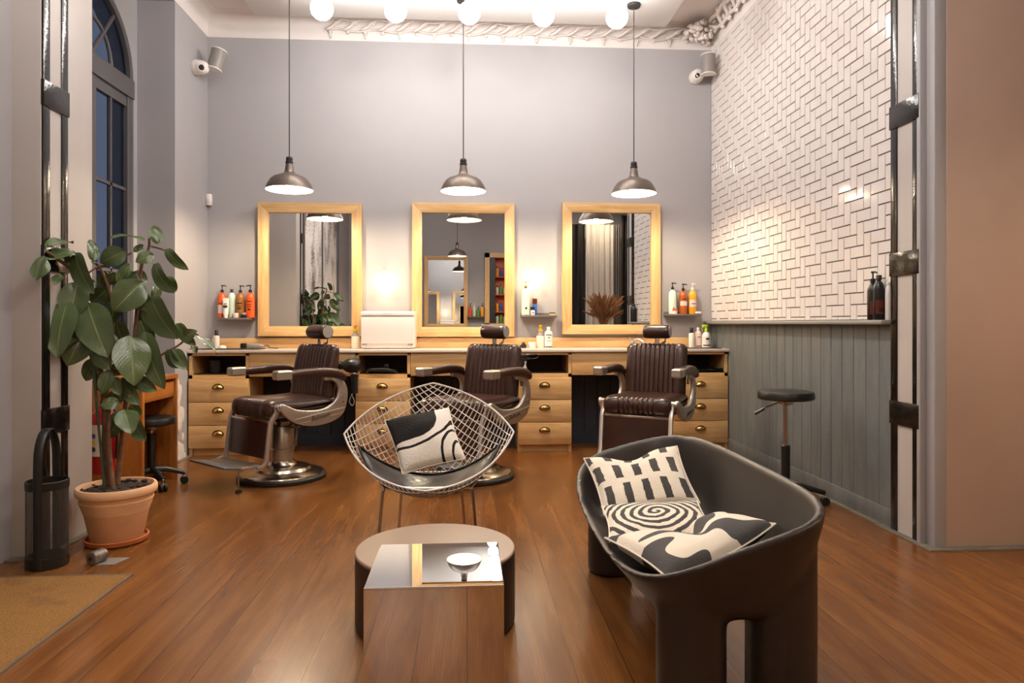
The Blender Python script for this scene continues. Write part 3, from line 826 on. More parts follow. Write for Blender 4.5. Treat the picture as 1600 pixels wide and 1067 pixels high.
bottle(at(1082, yb_), yb_, z, .22, .035, M['bottle_mango'], M['white_pl'], 'yellow bottle with white pump on the shelf near the tiles', lab=(M['bottle_pink'], .3, .6, [(.42, .45, .5)]))
jar(at(1055, WB - .115), WB - .11, z, .048, .022, M['white_pl'], M['bottle_orange'], 'small white jar with orange lid in front of the mint bottle')
o = MB().box((0, 0, .011), (.055, .04, .022), .009, 3).build('soap_bar', M['white_pl']); o.location = (at(1091, WB - .09), WB - .085, z); tag(o, 'white soap bar at the end of the tile-side shelf', 'soap')

# things on the worktop
zt = ZTOP
def bx(px, Y): return at(px, Y)
bottle(bx(338, 6.12), 6.12, zt, .115, .024, M['white_pl'], M['black'], 'white bottle with black nozzle on the worktop by the corner', 'tall', sh=.05, neck=.45)
o = MB().box((0, 0, .003), (.62, .20, .006), .002).build('counter_mat', M['black']); o.location = (bx(352, 5.95) + .0, 5.935, zt); tag(o, 'thin black mat on the worktop beside the potted plant', 'mat')
o = MB().lathe([(0, 0), (.03, 0), (.034, .012), (.028, .026), (.012, .03), (0, .03)], seg=18).build('powder_dish', M['white_pl']); o.location = (bx(347, 6.09), 6.09, zt); tag(o, 'small white dish beside the white bottle near the corner', 'dish')
t = thing('hair_clipper', 'grey hair clipper lying with its cord below the orange bottles', 'clipper', (bx(399, 6.08), 6.08, zt))
L = []
for k in range(9):
    q = k / 8; rr = [.008, .018, .021, .022, .021, .02, .018, .014, .006][k]
    L.append([(-.075 + .15 * q, rr * 1.1 * math.cos(2 * PI * i / 14), .024 + rr * math.sin(2 * PI * i / 14)) for i in range(14)])
MB().rings(L).build('body', M['silver_pl'], t)
MB().box((-.10, 0, .026), (.05, .045, .045), .008).build('head', M['black'], t)
MB().tube(catmull([(.07, 0, .02), (.1, .01, .03), (.13, -.03, .012), (.17, .0, .005), (.2, -.03, .005)], 6), .004, 6).build('cord', M['cord'], t)
def soap_pump(px, Y, lab_):
    t = thing('soap_dispenser', lab_, 'soap dispenser', (bx(px, Y), Y, zt), 0, 'cream soap dispensers with yellow pumps')
    MB().lathe([(0, 0), (.034, 0), (.036, .004), (.036, .105), (.034, .108), (0, .108)], seg=20).build('body', M['soap'], t)
    MB().lathe([(.030, .107), (.026, .124), (.014, .142), (.012, .15), (0, .15)], seg=18).build('neck', M['silver_pl'], t)
    mb = MB().lathe([(0, .148), (.019, .148), (.019, .168), (.008, .172), (.008, .192), (.015, .194), (.015, .206), (0, .207)], seg=14); mb.tube([(0, 0, .2), (-.01, -.034, .197)], .006, 7)
    mb.build('pump', M['yellow'], t)
soap_pump(555.5, 6.08, 'cream soap dispenser with yellow pump beside the towel warmer')
soap_pump(844.5, 6.1, 'cream soap dispenser with yellow pump under the shelf between mirrors')
bottle(bx(857, 6.08), 6.08, zt, .16, .036, M['white_pl'], M['white_pl'], 'white bottle with printed label beside the soap dispenser, under the wall shelf', 'cap', sh=.2, lab=(M['white_pl'], .2, .8, [(.72, .76, .7), (.55, .62, .15), (.4, .42, .5), (.05, .1, 1)]))
jar(bx(831, 6.06), 6.06, zt, .055, .034, M['white_pl'], M['white_pl'], 'low white tub beside the black clipper on the worktop')
t = thing('hair_clipper', 'black hair clipper on the worktop behind the headrest of a chair', 'clipper', (bx(818, 6.04), 6.04, zt))
MB().box((0, 0, .02), (.05, .04, .035), .01).box((.0, 0, .045), (.026, .03, .02), .008).build('body', M['black'], t)
MB().tube(catmull([(-.02, 0, .02), (-.07, 0, .03), (-.12, .02, .012), (-.16, -.01, .006)], 6), .0045, 6).build('cord', M['cord'], t)
# towel warmer
xw0, xw1 = at(563.5, 5.93), at(647.5, 5.93); wz = zat(xw0, 5.93, 486) - zt
t = thing('towel_warmer', 'white box-shaped towel warmer cabinet standing on the worktop', 'towel warmer', ((xw0 + xw1) / 2, 5.93, zt))
w2 = (xw1 - xw0) / 2
MB().b2(-w2, w2, 0, .27, .004, wz, bev=.018, seg=3).build('body', M['ceramic_w'], t)
MB().b2(-w2 + .004, w2 - .004, -.014, .004, .045, wz - .045, bev=.006, seg=3).build('door', M['ceramic_w'], t)
MB().b2(-w2, w2, -.02, .02, wz - .042, wz - .006, bev=.008, seg=3).build('control_strip', M['ceramic_w'], t)
MB().b2(-w2 + .01, -w2 + .055, -.016, -.006, .036, .044).b2(w2 - .055, w2 - .01, -.016, -.006, .036, .044).build('hinge_strip', M['silver_pl'], t, smooth=0)
mb = MB()
for dx in (-.03, -.01, .012, .03): mb.box((dx, -.0205, wz - .022), (.010, .002, .004))
mb.build('display', plain('pale grey print', srgb(196, 190, 186), .5), t, smooth=0)
# tap, glasses
t = thing('tap', 'chrome mixer tap on the worktop below the mirror nearest the tiles', 'tap', (bx(988, 6.1), 6.1, zt))
MB().lathe([(0, 0), (.024, 0), (.022, .006), (.018, .01), (.017, .06), (.014, .066), (0, .068)], seg=18).build('body', M['brushed'], t)
MB().tube(catmull([(0, 0, .05), (.04, -.03, .075), (.08, -.06, .055), (.10, -.075, .02)], 6), .013, 10).build('spout', M['brushed'], t)
MB().tube([(0, 0, .068), (-.012, -.008, .082), (-.03, -.015, .09)], [.011, .010, .008], 8).build('lever', M['brushed'], t)
t = thing('reading_glasses', 'folded black glasses on the worktop beside the tap', 'glasses', (bx(1031, 6.05), 6.05, zt))
mb = MB()
for s in (-1, 1): mb.tube([(s * .028 + .022 * math.cos(a), 0, .022 + .019 * math.sin(a)) for a in [2 * PI * i / 16 for i in range(16)]], .0022, 6, closed=True)
mb.tube([(-.007, 0, .026), (0, 0, .03), (.007, 0, .026)], .002, 6)
mb.build('rim', M['black'], t)
for s in (-1, 1): MB().tube([(s * .05, 0, .03), (s * .052, .01, .03), (-s * .02, .03 + s * .004, .028), (-s * .04, .034 + s * .004, .014)], .002, 6).build('temple', M['black'], t)
o = MB().box((0, 0, .003), (.42, .18, .006), .002).build('counter_mat', M['black']); o.location = (bx(1086, 5.94), 5.935, zt); tag(o, 'thin black mat on the worktop at the tiled-wall end', 'mat')
bottle(bx(1080.5, 6.1), 6.1, zt, .135, .024, M['white_pl'], M['black'], 'slim white bottle with black tip at the tiled-wall end of the worktop', 'tall', sh=.05, neck=.45)
bottle(bx(1091, 6.13), 6.13, zt, .155, .031, M['bottle_pink'], M['white_pl'], 'pinkish white bottle standing between slim white and green-topped spray bottles', 'cap', sh=.2, lab=(M['bottle_pink'], .2, .8, [(.6, .64, .5), (.06, .11, .7)]))
bottle(bx(1103.5, 6.08), 6.08, zt, .145, .038, M['white_pl'], M['bottle_lime'], 'white spray bottle with lime green trigger against the grey boards', 'spray', sh=.3, lab=(M['white_pl'], .1, .65, [(.5, .62, .35), (.12, .19, 1)]))
# pump bottles on the ledge
for (yy, xx, h, body, cap, ck, lab_) in ((3.642, 2.246, .205, M['black_soft'], M['black'], 'pump', 'black pump bottle on the ledge below the white tiles'),
                                        (3.578, 2.240, .215, M['black_soft'], M['black'], 'cap', 'black bottle with plain cap beside the pump bottle on the ledge'),
                                        (3.532, 2.266, .19, M['white_pl'], M['white_pl'], 'flat', 'white bottle half hidden between black bottle and steel column')):
    r_ = .029 if lab_.startswith('black') else .017
    bottle(xx - .004, yy, ZL, h, r_, body, cap, lab_, ck, sh=.24, neck=.38, lab=(M['bottle_maroon'], .15, .5, [(.2, .3, .5)]) if body is M['black_soft'] else None, group='bottles on the ledge', pdir=(0, -1))

# hair dryers hanging at the counter, clutter in the niches
def dryer(px, py, Y, label, d=1):
    p = W3(px, py, Y)
    t = thing('hair_dryer', label, 'hair dryer', p, 0, 'hair dryers hung on the counter')
    Mx = Matrix.Rotation(R(90) * -d, 4, 'Y') @ Matrix.Rotation(R(-6), 4, 'X')
    MB().lathe([(0, -.075), (.036, -.075), (.054, -.06), (.062, -.03), (.062, .01), (.05, .045), (.034, .065), (.030, .08), (.036, .084), (.036, .094), (.024, .13), (.022, .15), (0, .15)], seg=24, M=Mx).build('barrel', M['black_soft'], t)
    MB().tube([(d * .022, 0, -.045), (d * .026, 0, -.12), (d * .03, 0, -.23)], [.031, .029, .024], 14).build('handle', M['black'], t)
    MB().lathe([(.0315, -.072), (.0335, -.069), (.0335, -.062), (.0315, -.059)], seg=18, M=Matrix.Translation((d * .0235, 0, 0))).build('band', M['steel'], t)
    MB().tube(catmull([(d * .03, 0, -.22), (0, -.005, -.25), (-.012, -.02, -.30), (.012, -.02, -.33), (.026, -.02, -.29), (0, -.015, -.235)], 6), .0035, 6).build('cord', M['silver_pl'], t)
    return t
dryer(549, 571, 5.72, 'black hair dryer hung beside the towel warmer unit')
p = W3(816, 563, 5.74)
t = thing('dryer_holster', 'black bag with coiled cords hung on the counter edge behind a chair', 'bag', p)
MB().box((0, .02, -.05), (.085, .05, .20), .015, 3).build('bag', M['black'], t)
mb = MB()
for k in range(6): mb.tube([(-.035 + .017 * k + .012 * math.cos(a), -.012, .03 + .022 * math.sin(a)) for a in [2 * PI * i / 14 for i in range(14)]], .0035, 6, closed=True)
mb.tube(catmull([(.02, -.01, .035), (.07, -.015, .055), (.12, -.01, .05), (.135, -.01, .03), (.10, -.012, .015), (.03, -.012, .02)], 6), .004, 6)
mb.build('cord_coil', M['black_soft'], t)
MB().prism([(-.008, -.03), (.03, -.03), (.02, -.02), (.018, .005), (.024, .02), (.016, .035), (.006, .02), (.008, 0), (.0, -.015)], 0, .002, Matrix.Translation((.012, -.006, -.035)) @ Matrix.Rotation(R(90), 4, 'X')).b2(.0, .05, -.0075, -.006, -.085, -.078).build('print', M['white_pl'], t, smooth=0)
for (px, py, lab_) in ((598, 578, 'black styling tools piled in the open niche below the towel warmer'), (1105, 577, 'folded black cloth in the open niche beside the boarded wall')):
    p = W3(px, py, 5.9); zz = .675
    mb = MB()
    if px == 598:
        mb.box((0, 0, .018), (.22, .12, .025), .01); mb.tube(catmull([(-.12, -.09, .012), (-.09, -.11, .03), (.03, -.12, .035), (.10, -.1, .02), (.13, -.08, .008)], 5), .012, 8); mb.box((.03, .02, .05), (.05, .05, .05), .012)
        nm = 'styling_iron'; ct = 'styling iron'
    else:
        def fn(u, v): return ((u - .5) * .28, (v - .5) * .2, .028 + .012 * math.sin(u * 14 + v * 5) * math.sin(v * 9) - .026 * (abs(2 * u - 1) ** 4 + abs(2 * v - 1) ** 4) * .6)
        mb.grid(fn, 24, 16); mb.grid(lambda u, v: ((u - .5) * .28, (v - .5) * .2, 0), 2, 2); nm = 'folded_cloth'; ct = 'cloth'
    o = mb.build(nm, M['black'], fixn=False); o.location = (at(px, 5.92), 5.92, zz + .0015); tag(o, lab_, ct)
o = MB().lathe([(0, 0), (.05, 0), (.06, .1), (.062, .11), (.056, .11), (.048, .01), (0, .01)], seg=20).build('black_cup', M['black']); o.location = (at(338, 5.95), 5.95, .677); tag(o, 'black cup inside the open niche by the corner', 'cup')
# ------------------------------------------------------------------ barber chairs
def text_mesh(s, size, depth_, Mx):
    cu = bpy.data.curves.new('txt', 'FONT'); cu.body = s; cu.size = size; cu.extrude = depth_; cu.shear = .4; cu.align_x = 'CENTER'
    ob = bpy.data.objects.new('txt', cu); COL.objects.link(ob)
    dg = bpy.context.evaluated_depsgraph_get(); me = bpy.data.meshes.new_from_object(ob.evaluated_get(dg))
    vs = [Mx @ v.co for v in me.vertices]; fs = [list(p.vertices) for p in me.polygons]
    bpy.data.objects.remove(ob); bpy.data.curves.remove(cu); bpy.data.meshes.remove(me)
    return vs, fs
def channel(loop, W, grooves, depth_, rnd, nd=None, mb=None):
    """upholstered pad: closed (y,z) loop swept across X, narrow sewn channels, rounded ends"""
    L = [Vector(p).to_2d() if len(p) == 2 else p for p in loop]; n = len(L)
    c = sum(L, Vector((0, 0))) / n
    N = []
    for i in range(n):
        t = (L[(i + 1) % n] - L[i - 1]); N.append(Vector((t.y, -t.x)).normalized())
    area = sum(L[i].x * L[(i + 1) % n].y - L[(i + 1) % n].x * L[i].y for i in range(n))
    if area < 0: N = [-v for v in N]
    h = W / 2
    xs = [(-h + rnd * q, rnd * (1 - math.sqrt(max(0, 1 - (1 - q) ** 2)))) for q in (0, .06, .2, .4, .65, 1)]
    inner = []
    gx = sorted(grooves)
    for gq in gx: inner += [(gq - .009, .0012), (gq - .0035, depth_ * .6), (gq, depth_), (gq + .0035, depth_ * .6), (gq + .009, .0012)]
    for a, b in zip(gx, gx[1:]): inner.append(((a + b) / 2, 0))
    inner.sort()
    xs = xs + inner + [(-x, i) for x, i in reversed(xs)]
    loops = [[(x, L[i].x - N[i].x * ins, L[i].y - N[i].y * ins) for i in range(n)] for x, ins in xs]
    mb = mb or MB(); mb.rings(loops); return mb
def cl2(pts, n=5): return [Vector((p.x, p.y)) for p in catmull([(a, b, 0) for a, b in pts], n, True)]
def make_chair(label):
    t = thing('barber_chair', label, 'barber chair', (0, 0, 0), 0, 'brown leather barber chairs')
    MB().lathe([(0, .002), (.30, .002), (.305, .008), (.305, .026), (.296, .034), (.28, .036), (0, .036)], seg=48).build('base_ring', M['rubber'], t)
    MB().lathe([(.285, .035), (.282, .044), (.25, .056), (.2, .064), (.196, .070), (.188, .082), (.14, .094), (.102, .098), (.095, .106), (.088, .12), (.086, .13), (0, .13)], seg=48).build('base_dome', M['steel'], t)
    MB().lathe([(.076, .125), (.078, .20), (.084, .203), (.084, .212), (.080, .216), (.080, .37), (.076, .376), (.05, .378), (.05, .43), (0, .43)], seg=32).build('column', M['brushed'], t)
    MB().tube([(.07, .02, .36), (.125, .03, .365), (.13, .03, .34), (.118, .03, .24), (.08, .02, .215)], .007, 8).box((.13, .03, .372), (.05, .02, .012), .004).build('pump_lever', M['steel'], t)
    MB().b2(-.2, .2, -.2, .2, .425, .455, bev=.01).build('seat_pan', M['black'], t)
    seat = cl2([(-.315, .49), (-.312, .545), (-.285, .575), (-.2, .582), (0, .575), (.17, .578), (.235, .568), (.24, .50), (.2, .462), (0, .452), (-.2, .448), (-.28, .452)])
    gs = [-.126 + .036 * k for k in range(8)]
    channel(seat, .50, gs, .008, .055).build('seat', M['leather'], t, smooth=60)
    back = cl2([(.150, .55), (.160, .65), (.182, .78), (.205, .88), (.222, .925), (.25, .945), (.285, .935), (.293, .88), (.275, .75), (.255, .62), (.24, .545), (.19, .525)])
    bk = channel(back, .47, [-.148 + .037 * k for k in range(9)], .008, .05).build('backrest', M['leather'], t, smooth=60)
    for s in (-1, 1): MB().box((s * .243, .25, .70), (.02, .02, .13), .006).box((s * .246, .24, .74), (.016, .05, .016), .005).build('recline_bracket', M['chrome'], t)
    MB().box((0, .262, .965), (.034, .012, .13), .004).tube([(.02, .27, .93), (.05, .30, .955), (.055, .30, .99), (.03, .28, 1.02)], .009, 8).build('headrest_post', M['chrome'], t)
    L = []
    for x, k in ((-.10, .80), (-.097, .92), (-.088, .985), (-.06, 1.0), (-.02, 1.02), (.03, 1.0), (.06, 1.01), (.088, .985), (.097, .92), (.10, .8)):
        L.append([(x, .265 + .058 * k * math.cos(2 * PI * i / 24), 1.035 + .053 * k * math.sin(2 * PI * i / 24) * (1.0)) for i in range(24)])
    hd = MB().rings(L).build('headrest', M['leather'], t, smooth=60)
    for s in (-1, 1): MB().cyl((s * .099, .265, 1.035), (s * .104, .265, 1.035), .044, seg=24).build('end_disc', M['silver_pl'], hd)
    for s in (-1, 1):
        xa = s * .285
        arm = [(-.19, .752, .027), (-.06, .757, .031), (.08, .757, .034), (.20, .742, .034), (.265, .715, .028)]
        L = []
        pts = catmull([(a, b, c) for a, b, c in arm], 5)
        for p in pts: L.append([(xa + .036 * math.copysign(abs(math.cos(q)) ** .6, math.cos(q)), p.x, p.y + p.z * math.copysign(abs(math.sin(q)) ** .7, math.sin(q))) for q in [2 * PI * i / 20 for i in range(20)]])
        a_ = MB().rings(L).build('armrest', M['leather'], t, smooth=50)
        MB().box((xa, -.235, .754), (.074, .12, .062), .010, 1).build('end_cap', M['brushed'], a_, smooth=20)
        # side frame, aluminium: C shape opening to the front
        pl = [(.10, .725), (.17, .722), (.245, .70), (.285, .655), (.30, .60), (.295, .54), (.275, .475), (.235, .43), (.15, .398), (.05, .386), (-.05, .395), (-.14, .425), (-.215, .475), (-.255, .52), (-.262, .55), (-.24, .562), (-.20, .548),
              (-.12, .512), (0, .496), (.09, .50), (.16, .525), (.205, .57), (.218, .62), (.205, .665), (.165, .69), (.10, .698)]
        loop = [(p.x, p.y) for p in catmull([(a, b, 0) for a, b in pl], 3, True)]
        Mx = Matrix(((0, 0, 1, 0), (1, 0, 0, 0), (0, 1, 0, 0), (0, 0, 0, 1)))
        f = MB().prism(loop, min(xa * .93, xa * 1.03), max(xa * .93, xa * 1.03), Mx, bev=.008, seg=3).build('side_frame', M['alu'], t, smooth=40)
        xo = xa * 1.03 + s * .0006
        MB().tube([(xo, .265, .492), (xo, .05, .468), (xo, -.15, .447)], .0032, 6).build('raised_line', M['alu'], f)
        # script lettering, as on the plate
        rot = Matrix.Rotation(R(90), 4, 'X')
        Mt = Matrix.Translation((xo, .06, .432)) @ Matrix.Rotation(R(90) * s, 4, 'Z') @ Matrix.Rotation(R(90), 4, 'X') @ Matrix.Rotation(R(7) * s, 4, 'Z')
        vs, fs = text_mesh('Belmont', .046, .0006, Mt)
        mb = MB().add(vs, fs); mb.tube([(xo, .23, .452), (xo, .13, .441)], .0018, 5); mb.tube([(xo, -.02, .425), (xo, -.11, .415)], .0018, 5)
        mb.build('lettering', M['bronze'], f, smooth=0)
        mb = MB()
        for z in (.575, .535): mb.cyl((xo - s * .001, .252, z), (xo + s * .002, .252, z), .006, seg=10)
        mb.build('bolt', M['steel'], f)
        # leg rest arms
        xl = s * .235
        pl = [(-.245, .555), (-.275, .545), (-.275, .51), (-.30, .47), (-.315, .44), (-.345, .20), (-.36, .175), (-.40, .165), (-.40, .147), (-.345, .15), (-.322, .175), (-.288, .43), (-.262, .465), (-.235, .50)]
        MB().prism(pl, min(xl, xl + s * .028), max(xl, xl + s * .028), Mx, bev=.005).cyl((xl - s * .004, -.252, .535), (xl + s * .05, -.252, .535), .022, seg=18).build('legrest_arm', M['alu'], t)
    Mx = Matrix(((0, 0, 1, 0), (1, 0, 0, 0), (0, 1, 0, 0), (0, 0, 0, 1)))
    MB().prism([(-.285, .435), (-.31, .20), (-.325, .20), (-.302, .44)], -.232, .232, Mx, bev=.006).build('legrest', M['leather'], t)
    MB().b2(-.232, .232, -.31, -.285, .435, .452, bev=.004).build('legrest_trim', M['chrome'], t)
    mb = MB().prism([(-.22, -.34), (.22, -.34), (.205, -.49), (-.205, -.49)], .150, .168, bev=.005)
    for k in range(9): mb.b2(-.2, .2, -.48 + .014 * k, -.475 + .014 * k, .167, .172)
    fr = mb.build('footrest', M['alu'], t)
    MB().prism([(-.22, -.49), (.22, -.49), (.22, -.61), (-.22, -.61)], .0, .014, Matrix.Translation((0, 0, .156)) @ Matrix.Translation((0, -.49, 0)) @ Matrix.Rotation(R(-9), 4, 'X') @ Matrix.Translation((0, .49, 0)), bev=.005).build('tread_flap', M['alu_blue'], fr)
    MB().cyl((.15, -.47, .012), (.15, -.47, .152), .006, seg=8).build('foot_stop', M['steel'], fr)
    MB().lathe([(0, 0), (.022, 0), (.022, .008), (.012, .016), (0, .016)], (.15, -.47, 0), 14).build('rubber_tip', M['rubber'], fr)
    for c in t.children:
        if c.name.split('.')[0] not in ('base_ring', 'base_dome', 'column', 'pump_lever'): c.location.y += .05
    return t
ch = make_chair('brown barber chair turned sideways, nearest the potted plant')
c1 = onfloor(441, 746); c2 = onfloor(737, 745); c3 = Vector((at(1009, 4.95), 4.95, 0))
ch.location = c1; ch.rotation_euler = (0, 0, R(-42))
dup(ch, c2, R(-34), 'brown barber chair behind the wire diamond chair, standing before the middle mirror')
dup(ch, c3, R(-31), 'brown barber chair behind the dark moulded sofa, nearest the tiled wall')

# ------------------------------------------------------------------ rolling stools
def stool(loc, rz, label, zs, r=.165, foot=.23):
    t = thing('rolling_stool', label, 'stool', loc, rz, 'black rolling stools')
    MB().lathe([(0, zs - .052), (r * .93, zs - .052), (r, zs - .044), (r, zs - .02), (r * .96, zs - .004), (r * .8, zs + .002), (0, zs + .004)], seg=36).build('seat', M['black_soft'], t, smooth=50)
    MB().lathe([(0, zs - .085), (.035, zs - .085), (.045, zs - .075), (.047, zs - .052), (0, zs - .052)], seg=20).build('tilt_plate', M['steel'], t)
    MB().cyl((0, 0, .30), (0, 0, zs - .08), .014, seg=16).build('piston', M['chrome'], t)
    MB().cyl((0, 0, .09), (0, 0, .36), .026, seg=18).build('column', M['black'], t)
    lv = MB().tube([(-.03, 0, zs - .07), (-.10, -.02, zs - .10), (-.13, -.025, zs - .118)], .005, 8).build('lever', M['chrome'], t)
    MB().tube([(-.12, -.024, zs - .112), (-.175, -.035, zs - .145)], [.008, .011], 8).build('grip', M['black'], lv)
    for k in range(5):
        a = 2 * PI * k / 5 + .35; d = Vector((math.cos(a), math.sin(a), 0))
        l = MB().tube([d * .02 + Vector((0, 0, .115)), d * .09 + Vector((0, 0, .112)), d * foot + Vector((0, 0, .075))], [.022, .019, .014], 10).build('leg', M['black'], t)
        p = d * foot; n = Vector((-d.y, d.x, 0))
        for s in (-1, 1): MB().cyl(p + n * s * .006 + Vector((0, 0, .026)), p + n * s * .022 + Vector((0, 0, .026)), .026, seg=16).build('caster_wheel', M['rubber'], l)
        MB().cyl(p + Vector((0, 0, .045)), p + Vector((0, 0, .08)), .008, seg=8).box((p.x, p.y, .046), (.03, .03, .022), .008).build('caster_fork', M['chrome'], l)
    return t
stool((1.93, 4.03, 0), -.5, 'tall black round stool on casters against the grey boarded wall', .69)

# ------------------------------------------------------------------ desk in the corner under the window
dx0, dx1, dy0, dy1, dz = -2.52, -2.05, 4.46, 4.99, .742
t = thing('small_desk', 'small orange wooden desk below the arched window behind the plant', 'desk', ((dx0 + dx1) / 2, (dy0 + dy1) / 2, 0), world_parts=True)
MB().b2(dx0, dx1 + .002, dy0 - .002, dy1 + .002, dz - .028, dz, bev=.002).build('desk_top', M['desk_y'], t)
MB().b2(dx0, dx1, dy0, dy0 + .032, 0, dz - .028, bev=.002).build('side_panel', M['desk'], t)
MB().b2(dx0, dx1, dy1 - .032, dy1, 0, dz - .028, bev=.002).build('side_panel', M['desk'], t)
MB().b2(dx0, dx0 + .02, dy0 + .032, dy1 - .032, .12, dz - .028).build('back_panel', M['desk'], t)
MB().b2(dx0 + .02, dx1 - .012, dy0 + .034, dy1 - .034, dz - .155, dz - .05, bev=.002).build('drawer', M['desk_y'], t)
stool((-2.12, 4.74, 0), .1, 'low black stool on casters tucked under the small desk', .47, .15, .2)

# ------------------------------------------------------------------ wire diamond chair
LOC = Vector((-.185, 3.40, 0))
t = thing('wire_lounge_chair', 'white wire lattice diamond lounge chair with black seat pad', 'armchair', LOC)
TT, LL, RR, FF = Vector((0, .33, .775)), Vector((-.415, -.02, .56)), Vector((.415, -.02, .56)), Vector((0, -.35, .355))
def edge(a, b, bul, s):
    p = a.lerp(b, s); return p + bul * (4 * s * (1 - s))
def shell(s, q):
    # s: front->right / left->top ; q: front->left / right->top
    e_fr = lambda x: edge(FF, RR, Vector((.045, -.05, -.045)), x)
    e_fl = lambda x: edge(FF, LL, Vector((-.045, -.05, -.045)), x)
    e_rt = lambda x: edge(RR, TT, Vector((.05, .05, .022)), x)
    e_lt = lambda x: edge(LL, TT, Vector((-.05, .05, .022)), x)
    P = e_fr(s) * (1 - q) + e_lt(s) * q + e_fl(q) * (1 - s) + e_rt(q) * s
    P -= FF * (1 - s) * (1 - q) + RR * s * (1 - q) + LL * (1 - s) * q + TT * s * q
    w = 16 * s * (1 - s) * q * (1 - q); k = w ** .75
    return P + Vector((0, .10 * k * (.3 + .7 * min(1, (s + q) / 1.1)), -.20 * k + .05 * k * max(0, (s + q) - 1)))
mb = MB(); NW = 24
for i in range(1, NW):
    mb.tube([shell(i / NW, j / 26) for j in range(27)], .0026, 6)
    mb.tube([shell(j / 26, i / NW) for j in range(27)], .0026, 6)
mb.build('wire_shell', M['white_pl'] if False else plain('white coated wire', srgb(214, 206, 198), .35, .3), t)
rim = [shell(j / 24, 0) for j in range(24)] + [shell(1, j / 24) for j in range(24)] + [shell(1 - j / 24, 1) for j in range(24)] + [shell(0, 1 - j / 24) for j in range(24)]
MB().tube(rim, .005, 8, closed=True).build('rim_wire', plain('white coated rim', srgb(214, 206, 198), .35, .3), t)
def nrm(s, q):
    e = .01; a = shell(min(1, s + e), q) - shell(max(0, s - e), q); b = shell(s, min(1, q + e)) - shell(s, max(0, q - e))
    return a.cross(b).normalized()
def padp(u, v, off):
    # u across (wing to wing), v front to back
    sg = .10 + .86 * v; half = min(sg - .07, 1.02) * (1 - .10 * v * v) * .96
    dl = (2 * u - 1) * half; s = min(max((sg + dl) / 2, .03), .97); q = min(max((sg - dl) / 2, .03), .97)
    ed = min(1, 8 * min(u, 1 - u, v * 1.0 + .0, 1 - v)) ** .5
    return shell(s, q) + nrm(s, q) * (.007 + off * ed)
mb = MB(); mb.grid(lambda u, v: padp(u, v, .020), 36, 22); mb.grid(lambda u, v: padp(u, v, .0), 36, 22)
pad = mb.build('seat_pad', plain('black leather pad', srgb(40, 36, 36), .3, bump=.15, bscale=30), t, smooth=70)
ed = [padp(j / 30, 0, 0) for j in range(31)] + [padp(1, j / 20, 0) for j in range(1, 21)] + [padp(1 - j / 30, 1, 0) for j in range(1, 31)] + [padp(0, 1 - j / 20, 0) for j in range(1, 20)]
MB().tube([p + Vector((0, 0, .006)) for p in ed], .006, 8, closed=True).build('piping', M['black_soft'], pad)
for s in (-1, 1):
    MB().tube(catmull([(s * .26, -.03, .40), (s * .225, -.13, .345), (s * .205, -.165, .325), (s * .212, -.17, .28), (s * .235, -.19, .0035)], 5), .0075, 10).build('front_leg', M['steel'], t)
    MB().tube(catmull([(s * .20, .12, .40), (s * .155, .15, .345), (s * .145, .165, .325), (s * .15, .17, .28), (s * .175, .215, .0035)], 5), .0075, 10).build('rear_leg', M['steel'], t)
    MB().tube([(s * .205, -.165, .325), (s * .145, .165, .325)], .0065, 8).build('side_bar', M['steel'], t)
MB().tube([(-.205, -.165, .325), (.205, -.165, .325)], .0065, 8).build('cross_bar', M['steel'], t)
MB().tube([(-.145, .165, .325), (.145, .165, .325)], .0065, 8).build('cross_bar', M['steel'], t)

# ------------------------------------------------------------------ cushions
def pillow(c4, th, mat, name, label, dent=None, n=30, group=None, pinch=.06, sag=None, back=True):
    """c4: corners top-left, top-right, bottom-right, bottom-left as seen from the face"""
    TL, TR, BR, BL = [Vector(p) for p in c4]
    nm = (TR - TL).cross(BL - TL).normalized() * -1
    cen = (TL + TR + BR + BL) / 4
    def P(u, v, sd):
        a, b = 2 * u - 1, 2 * v - 1
        # pulled-in sides, pointed corners
        uu = .5 + .5 * a * (1 - pinch * (1 - b * b)); vv = .5 + .5 * b * (1 - pinch * (1 - a * a))
        p = (BL.lerp(BR, uu)).lerp(TL.lerp(TR, uu), vv)
        h = max(0, (1 - a * a) * (1 - b * b)) ** .42
        h *= 1 + .05 * math.sin(9 * u + 5 * v) + .03 * math.sin(17 * v - 6 * u)
        p = p + nm * (sd * th / 2 * h)
        if dent:
            du, w, dp, dv = dent
            k = math.exp(-((u - du) / w) ** 2) * max(0, (v - dv) / (1 - dv)) ** 1.3
            p = p - (TL - BL).normalized() * dp * k - nm * (dp * .35 * k * (1 if sd > 0 else .3))
        if sag: p = p + Vector(sag(a, b))
        return p
    mb = MB(); mb.grid(lambda u, v: P(u, v, 1), n, n); mb.grid(lambda u, v: P(u, v, -1), n, n)
    lo = min(v[2] for v in mb.v)
    o = mb.build(name, mat, loc=(cen.x, cen.y, lo), smooth=80)
    rim_ = [P(k / 20, 0, 0) for k in range(20)] + [P(1, k / 20, 0) for k in range(20)] + [P(1 - k / 20, 1, 0) for k in range(20)] + [P(0, 1 - k / 20, 0) for k in range(20)]
    MB().tube([p - Vector((cen.x, cen.y, lo)) for p in rim_], .0035, 6, closed=True).build('seam', M['cream_seam'], o)
    return tag(o, label, 'cushion', group)
M['cream_seam'] = plain('cream seam', CREAM, .9)
pillow([W3(601, 657, 3.52), W3(701, 637, 3.52), W3(727, 717, 3.33), W3(629, 741, 3.31)], .15, M['c_boucle'], 'cushion', 'cream boucle cushion with black blob and arcs on the wire chair', pinch=.05)

